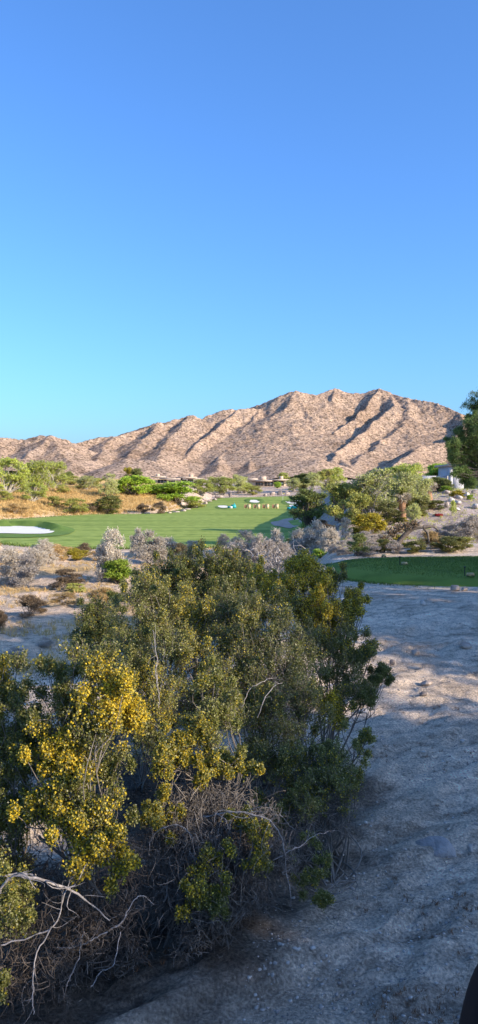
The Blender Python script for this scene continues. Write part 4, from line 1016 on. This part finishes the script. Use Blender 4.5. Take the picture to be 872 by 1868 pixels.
# ------------------------------------------------------------------ houses
def house(label, x0, x1, ybase, yroof, Yd, slabs, blocks, openings, depth=9):
    c = at((x0+x1)/2, ybase, Yd); k = Yd/F
    gz = float(ground_z(c[0], c[1], False)); o = thing('house', label, 'house', (c[0], c[1], gz))
    W = (x1-x0)*k; zr = at(x0, yroof, Yd)[2]; z0 = gz-1.0
    part('wall', box((c[0], c[1]+depth/2, (zr+z0)/2), (W, depth, zr-z0)), M['tanwall'], o)
    for a, b, t_, th, over in slabs:
        zt = at(a, t_, Yd)[2]
        part('roof', box(((at((a+b)/2, 900, Yd))[0], c[1]+depth/2-.3, zt-th*k/2), ((b-a)*k, depth+over*2, th*k)), M['roof'], o)
    for a, b, t_, bt in blocks:
        zt = at(a, t_, Yd)[2]; zb = at(a, bt, Yd)[2]
        part('chimney', box((at((a+b)/2, 900, Yd)[0], c[1]+2.5, (zt+zb)/2), ((b-a)*k, 2.2, zt-zb)), M['tanwall'], o)
    for a, b, t_, bt in openings:
        zt = at(a, t_, Yd)[2]; zb = at(a, bt, Yd)[2]
        f = part('window', box((at((a+b)/2, 900, Yd)[0], c[1]-.03, (zt+zb)/2), ((b-a)*k, .10, zt-zb)), M['glass'], o)
        for q in np.arange(a, b+.1, max(3, (b-a)/3)):
            g = part('mullion', box((at(q, 900, Yd)[0], c[1]-.12, (zt+zb)/2), (.12, .1, zt-zb)), M['roof'], o); g.parent = f
    return o
house('low flat roofed house in the centre behind the far green', 452, 522, 889, 876.5, 330,
      [(448, 470, 872.5, 3.4, 1.2), (466, 496, 876, 2.2, 2.0), (492, 526, 874, 2.6, 1.6)], [(474, 486, 869, 877), (510, 517, 868.5, 876), (455, 463, 877, 890)], [(466, 480, 880, 886), (482, 498, 878.6, 887), (500, 518, 877.5, 886)])
house('long flat roofed house partly hidden by green trees at left', 282, 354, 888, 876, 300,
      [(276, 300, 868.5, 2.6, 1), (292, 330, 872, 2.2, 1.6), (322, 358, 870, 2.4, 1.6), (340, 370, 872.5, 2, 1)], [(284, 290, 864, 871), (344, 352, 865, 871)], [(288, 304, 875, 884), (308, 320, 876, 884), (330, 340, 874.5, 884), (343, 352, 874.5, 884)])
# pale house at the right edge
def pale_house():
    Yd = 96; k = Yd/F; x0 = at(822, 900, Yd)[0]; gz = float(ground_z(x0+2, Yd, False)); zb = at(822, 893, Yd)[2]; zt = at(822, 851, Yd)[2]
    o = thing('house', 'pale grey modern house with tall glazing behind the drooping tree', 'house', (x0, Yd, gz))
    xa = at(846, 900, Yd)[0]; xb = xa + 5.2; xe = xb+4
    part('wall', join(box(((x0+xa)/2, Yd+3, (zt+gz)/2-.3), (xa-x0, 6, zt-gz+.6)), box(((xb+xe)/2, Yd+3, (zt+gz)/2-.3), (xe-xb, 6, zt-gz+.6))), M['stucco'], o)
    part('roof', box(((x0+xe)/2, Yd+2.7, zt+.15), (xe-x0+.8, 7.6, .28)), M['roof'], o)
    part('pillar', box((x0-.12, Yd-.35, (at(820, 853, Yd)[2]+gz)/2-.2), (.42, .5, at(820, 853, Yd)[2]-gz+.4)), M['stucco'], o)
    part('plinth', box(((x0+xe)/2, Yd-.7, (zb+gz)/2-.35), (xe-x0+1.2, 1.6, max(zb-gz, .1)+.7)), M['stucco'], o)
    pb = at(830, 868, Yd)[2]
    part('garden_wall', box((x0-2.2, Yd+.3, (pb+gz)/2-.2), (4.0, .3, pb-gz+.4)), M['stucco'], o)
    for i in range(5):
        xc = xa + (i+.5)*(xb-xa)/5
        f = part('window', box((xc, Yd+.3, (zt+zb)/2), ((xb-xa)/5-.02, .05, zt-zb)), M['greenglass'], o)
        g = part('frame', join(box((xc-(xb-xa)/10, Yd+.22, (zt+zb)/2), (.13, .14, zt-zb)), box((xc, Yd+.21, zb+.06), ((xb-xa)/5-.14, .12, .12)), box((xc, Yd+.21, zt-.9), ((xb-xa)/5-.14, .10, .08))), M['darkmetal'], o); g.parent = f
pale_house()
# drooping tree over the house, trunk just outside the frame
q = at(985, 935, 46); gz = float(ground_z(q[0], q[1]))
def drooping_tree():
    base = np.array([q[0], q[1], gz]); rng = np.random.default_rng(77)
    L = []
    for (x, y, r) in [(872, 738, 22), (885, 765, 30), (862, 775, 18), (860, 800, 22), (838, 792, 14), (845, 815, 24), (872, 820, 34), (830, 812, 15), (832, 835, 15), (850, 845, 26), (875, 850, 30), (905, 730, 34), (925, 770, 50), (915, 820, 50), (940, 860, 40), (895, 868, 20), (868, 862, 14),
                      (850, 862, 12), (960, 790, 50), (980, 840, 50), (960, 740, 36), (862, 760, 8), (900, 700, 20), (834, 862, 12), (846, 872, 12), (828, 822, 12), (860, 880, 10), (822, 806, 9)]:
        L.append((x, y, r, 46 + rng.uniform(-2.0, 2.0)))
    B = blob_px(L, 1.2); S2 = []
    for b in B:
        for _ in range(int(9*(b[3]/.6)+4)):
            d = rng.normal(size=3); d /= np.linalg.norm(d); f = rng.uniform(.2, .95); r = b[3]*rng.uniform(.3, .5); S2.append((*(b[:3]+d*b[3:]*f), r*1.2, r*1.2, r*.8))
    S, T, Lf, Lc, tips, rg = plant(np.array(S2), base+np.array([0, 0, 4.2]), 78, 26, 11, .12, .24, 1.1, .6, .045, .1, 6, .45, .10, mains=B, lcut=.1)
    o = thing('drooping_tree', 'dark drooping tree reaching in from the right over the pale house', 'tree', base)
    part('trunk', tubes(curve_between(base[None], np.array([[base[0]+.2, base[1], base[2]+4.3]]), 8, rng, .1), np.linspace(.28, .14, 8)[None], 9), M['bark'], o, True)
    part('limbs', join(S, T), M['bark'], o); part('crown', Lf, M['drooping'], o)
drooping_tree()

# ------------------------------------------------------------------ golf things
def bag_stand(px, py, label):
    p = np.array([*fy(px, py), 0]); p[2] = -2.4+.17 + 1.1*float(sstep(185, 250, p[1]))
    o = thing('bag_stand', label, 'golf bag stand', p, 'wooden stands on the far fairway')
    for s in (-.65, .0):
        for d in (-.32, .32):
            part('leg', tubes(np.array([[(p[0]+s, p[1]+d, p[2]), (p[0]+s, p[1]+d*.2, p[2]+1.0)]]), np.array([[.05, .05]]), 5), M['wood'], o)
    part('rail', box((p[0]-.32, p[1], p[2]+.98), (.9, .10, .09)), M['wood'], o)
    part('panel', box((p[0]-.35, p[1]-.05, p[2]+.5), (.5, .06, .62)), M['pinkwood'], o)
    part('crate', box((p[0]+.42, p[1]-.05, p[2]+.48), (.62, .5, .95)), M['cream'], o)
    part('lid', box((p[0]+.42, p[1]-.05, p[2]+1.0), (.7, .56, .07)), M['wood'], o)
for i, x in enumerate((451, 468, 484.5, 502)):
    bag_stand(x, 929.5, 'wooden stand with cream crate, %s of the four on the far fairway' % ('leftmost', 'second from left', 'third from left', 'rightmost')[i])
def teal_cart(px, py, label, wpx, white):
    p = np.array([*fy(px, py), 0]); p[2] = -2.4+.17; k = p[1]/F; W = wpx*k
    o = thing('utility_cart', label, 'cart', p)
    body = join(box((p[0]+W*.2, p[1], p[2]+.62), (W*.6, .95, .72), 0, .86), box((p[0]-W*.28, p[1], p[2]+.45), (W*.42, .8, .40), 0, .9))
    part('body', body, M['teal'], o)
    if white:
        part('panel', box((p[0]-W*.10, p[1]-.50, p[2]+.42), (W*.34, .06, .42)), M['white'], o)
        part('lid', tubes(np.array([[(p[0]+W*.28, p[1], p[2]+.95), (p[0]+W*.28, p[1], p[2]+1.15), (p[0]+W*.28, p[1], p[2]+1.38)]]), np.array([[.14, .11, .02]]), 8), M['teal'], o)
    for s in (-.36, .38):
        for d in (-.42, .42):
            part('wheel', tubes(np.array([[(p[0]+W*s, p[1]+d-.06, p[2]+.2), (p[0]+W*s, p[1]+d+.06, p[2]+.2)]]), np.array([[.2, .2]]), 12), M['black'], o)
teal_cart(423, 930.5, 'teal and white utility cart beside the small bunker on the fairway', 16, True)
teal_cart(533, 932.5, 'plain teal covered cart near the dark tree on the fairway', 19, False)
def flag():
    p = np.array([*fy(516, 914), 0]); p[2] = -2.4+.15+1.1*float(sstep(185, 250, p[1]))
    o = thing('flagstick', 'thin flagstick on the far green', 'flagstick', p)
    part('pole', tubes(np.array([[p, p+(0, 0, 2.2)]]), np.array([[.03, .03]]), 6), M['white'], o)
    part('flag', box(p+(.22, 0, 2.0), (.42, .03, .3)), M['gold'], o)
    part('cup', tubes(np.array([[p+(0, 0, -.1), p+(0, 0, .02)]]), np.array([[.06, .06]]), 8), M['white'], o)
flag()
def tee_marker(px, py, wpx, label, post=True):
    pp = px_plane([(px, py)], TEE_Z)[0]; p = np.array([pp[0], pp[1], TEE_Z]); k = p[1]/F; W = wpx*k
    o = thing('tee_marker', label, 'tee marker', p)
    part('block', box(p+(W*.1, 0, .055), (W*.62, .14, .065), .1, .9), M['wood'], o)
    part('foot', join(box(p+(-W*.15, 0, .012), (.05, .14, .024)), box(p+(W*.35, 0, .012), (.05, .14, .024))), M['darkmetal'], o)
    if post:
        part('post', tubes(np.array([[p+(-W*.42, .0, 0), p+(-W*.42, 0, .24)]]), np.array([[.012, .012]]), 6), M['darkmetal'], o)
        part('knob', box(p+(-W*.42, 0, .25), (.05, .05, .03)), M['darkmetal'], o)
tee_marker(736, 1030.5, 16, 'wooden block with dark post in the middle of the tee')
tee_marker(856, 1051, 20, 'low marker with post at the right front of the tee')
tee_marker(699, 1016, 10, 'small tan block on the back edge of the tee', False)

# ------------------------------------------------------------------ the vehicle's door with its mirror
def vehicle():
    o = thing('vehicle_door', 'black door mirror of the vehicle in the bottom right corner', 'vehicle door', (0, .3, 1.6))
    part('panel', box((.25, .25, 2.10), (1.5, .06, .90)), M['black'], o)
    c = at(893, 1868, .62)
    import bmesh
    bm = bmesh.new(); bmesh.ops.create_uvsphere(bm, u_segments=28, v_segments=18, radius=1)
    V = np.array([v.co[:] for v in bm.verts]); bm.verts.index_update(); 
    bmesh.ops.triangulate(bm, faces=bm.faces); Fc = np.array([[v.index for v in f.verts] for f in bm.faces]); bm.free()
    V = np.sign(V)*np.abs(V)**.75*np.array([.0195, .03, .056]); sh = V[:, 2]*.22; V[:, 0] += sh
    hs = part('mirror_housing', (V+c, Fc), M['black'], o, True)
    g = part('mirror_glass', box(c+(.0225, 0, 0), (.004, .04, .07)), M['glass'], o); g.parent = hs
    part('mirror_arm', tubes(np.array([[c+(.01, 0, -.03), c+(.05, -.14, -.10), (c[0]+.08, .27, 2.50)]]), np.array([[.012, .014, .018]]), 8), M['black'], o, True)
vehicle()

# ------------------------------------------------------------------ unseen trees added right of the frame to shade the foreground
def shade_row():
    spots = [(21.5, -13.5, 8.2, 9), (23, -7.5, 8.5, 9), (22, -2.6, 8.7, 6.6), (22.3, 3.1, 8.1, 4.6), (22, 8.3, 10.3, 7.6), (22.5, 12.8, 10.8, 8.5), (23.5, 16.8, 8.2, 7), (22, 21.5, 4.2, 6.5)]
    names = ['nearest to the camera', 'second from the camera', 'third from the camera', 'fourth from the camera', 'fifth from the camera', 'sixth from the camera', 'seventh from the camera', 'farthest from the camera']
    for i, (x, y, h, wd) in enumerate(spots):
        trunk, crown = proto('mesq', i % 3)
        gz = float(ground_z(x, y, False))
        o = thing('added_shade_tree', 'tall unseen mesquite added beyond the right frame edge for shade, '+names[i], 'tree', (x, y, gz), 'unseen mesquites added to shade the sand bank')
        o.scale = (wd, wd, h); o.rotation_euler = (0, 0, i*1.3)
        link('trunk', trunk, None, o); link('crown', crown, None, o)
shade_row()
for o in bpy.data.objects:
    if '_b' in o: del o['_b']
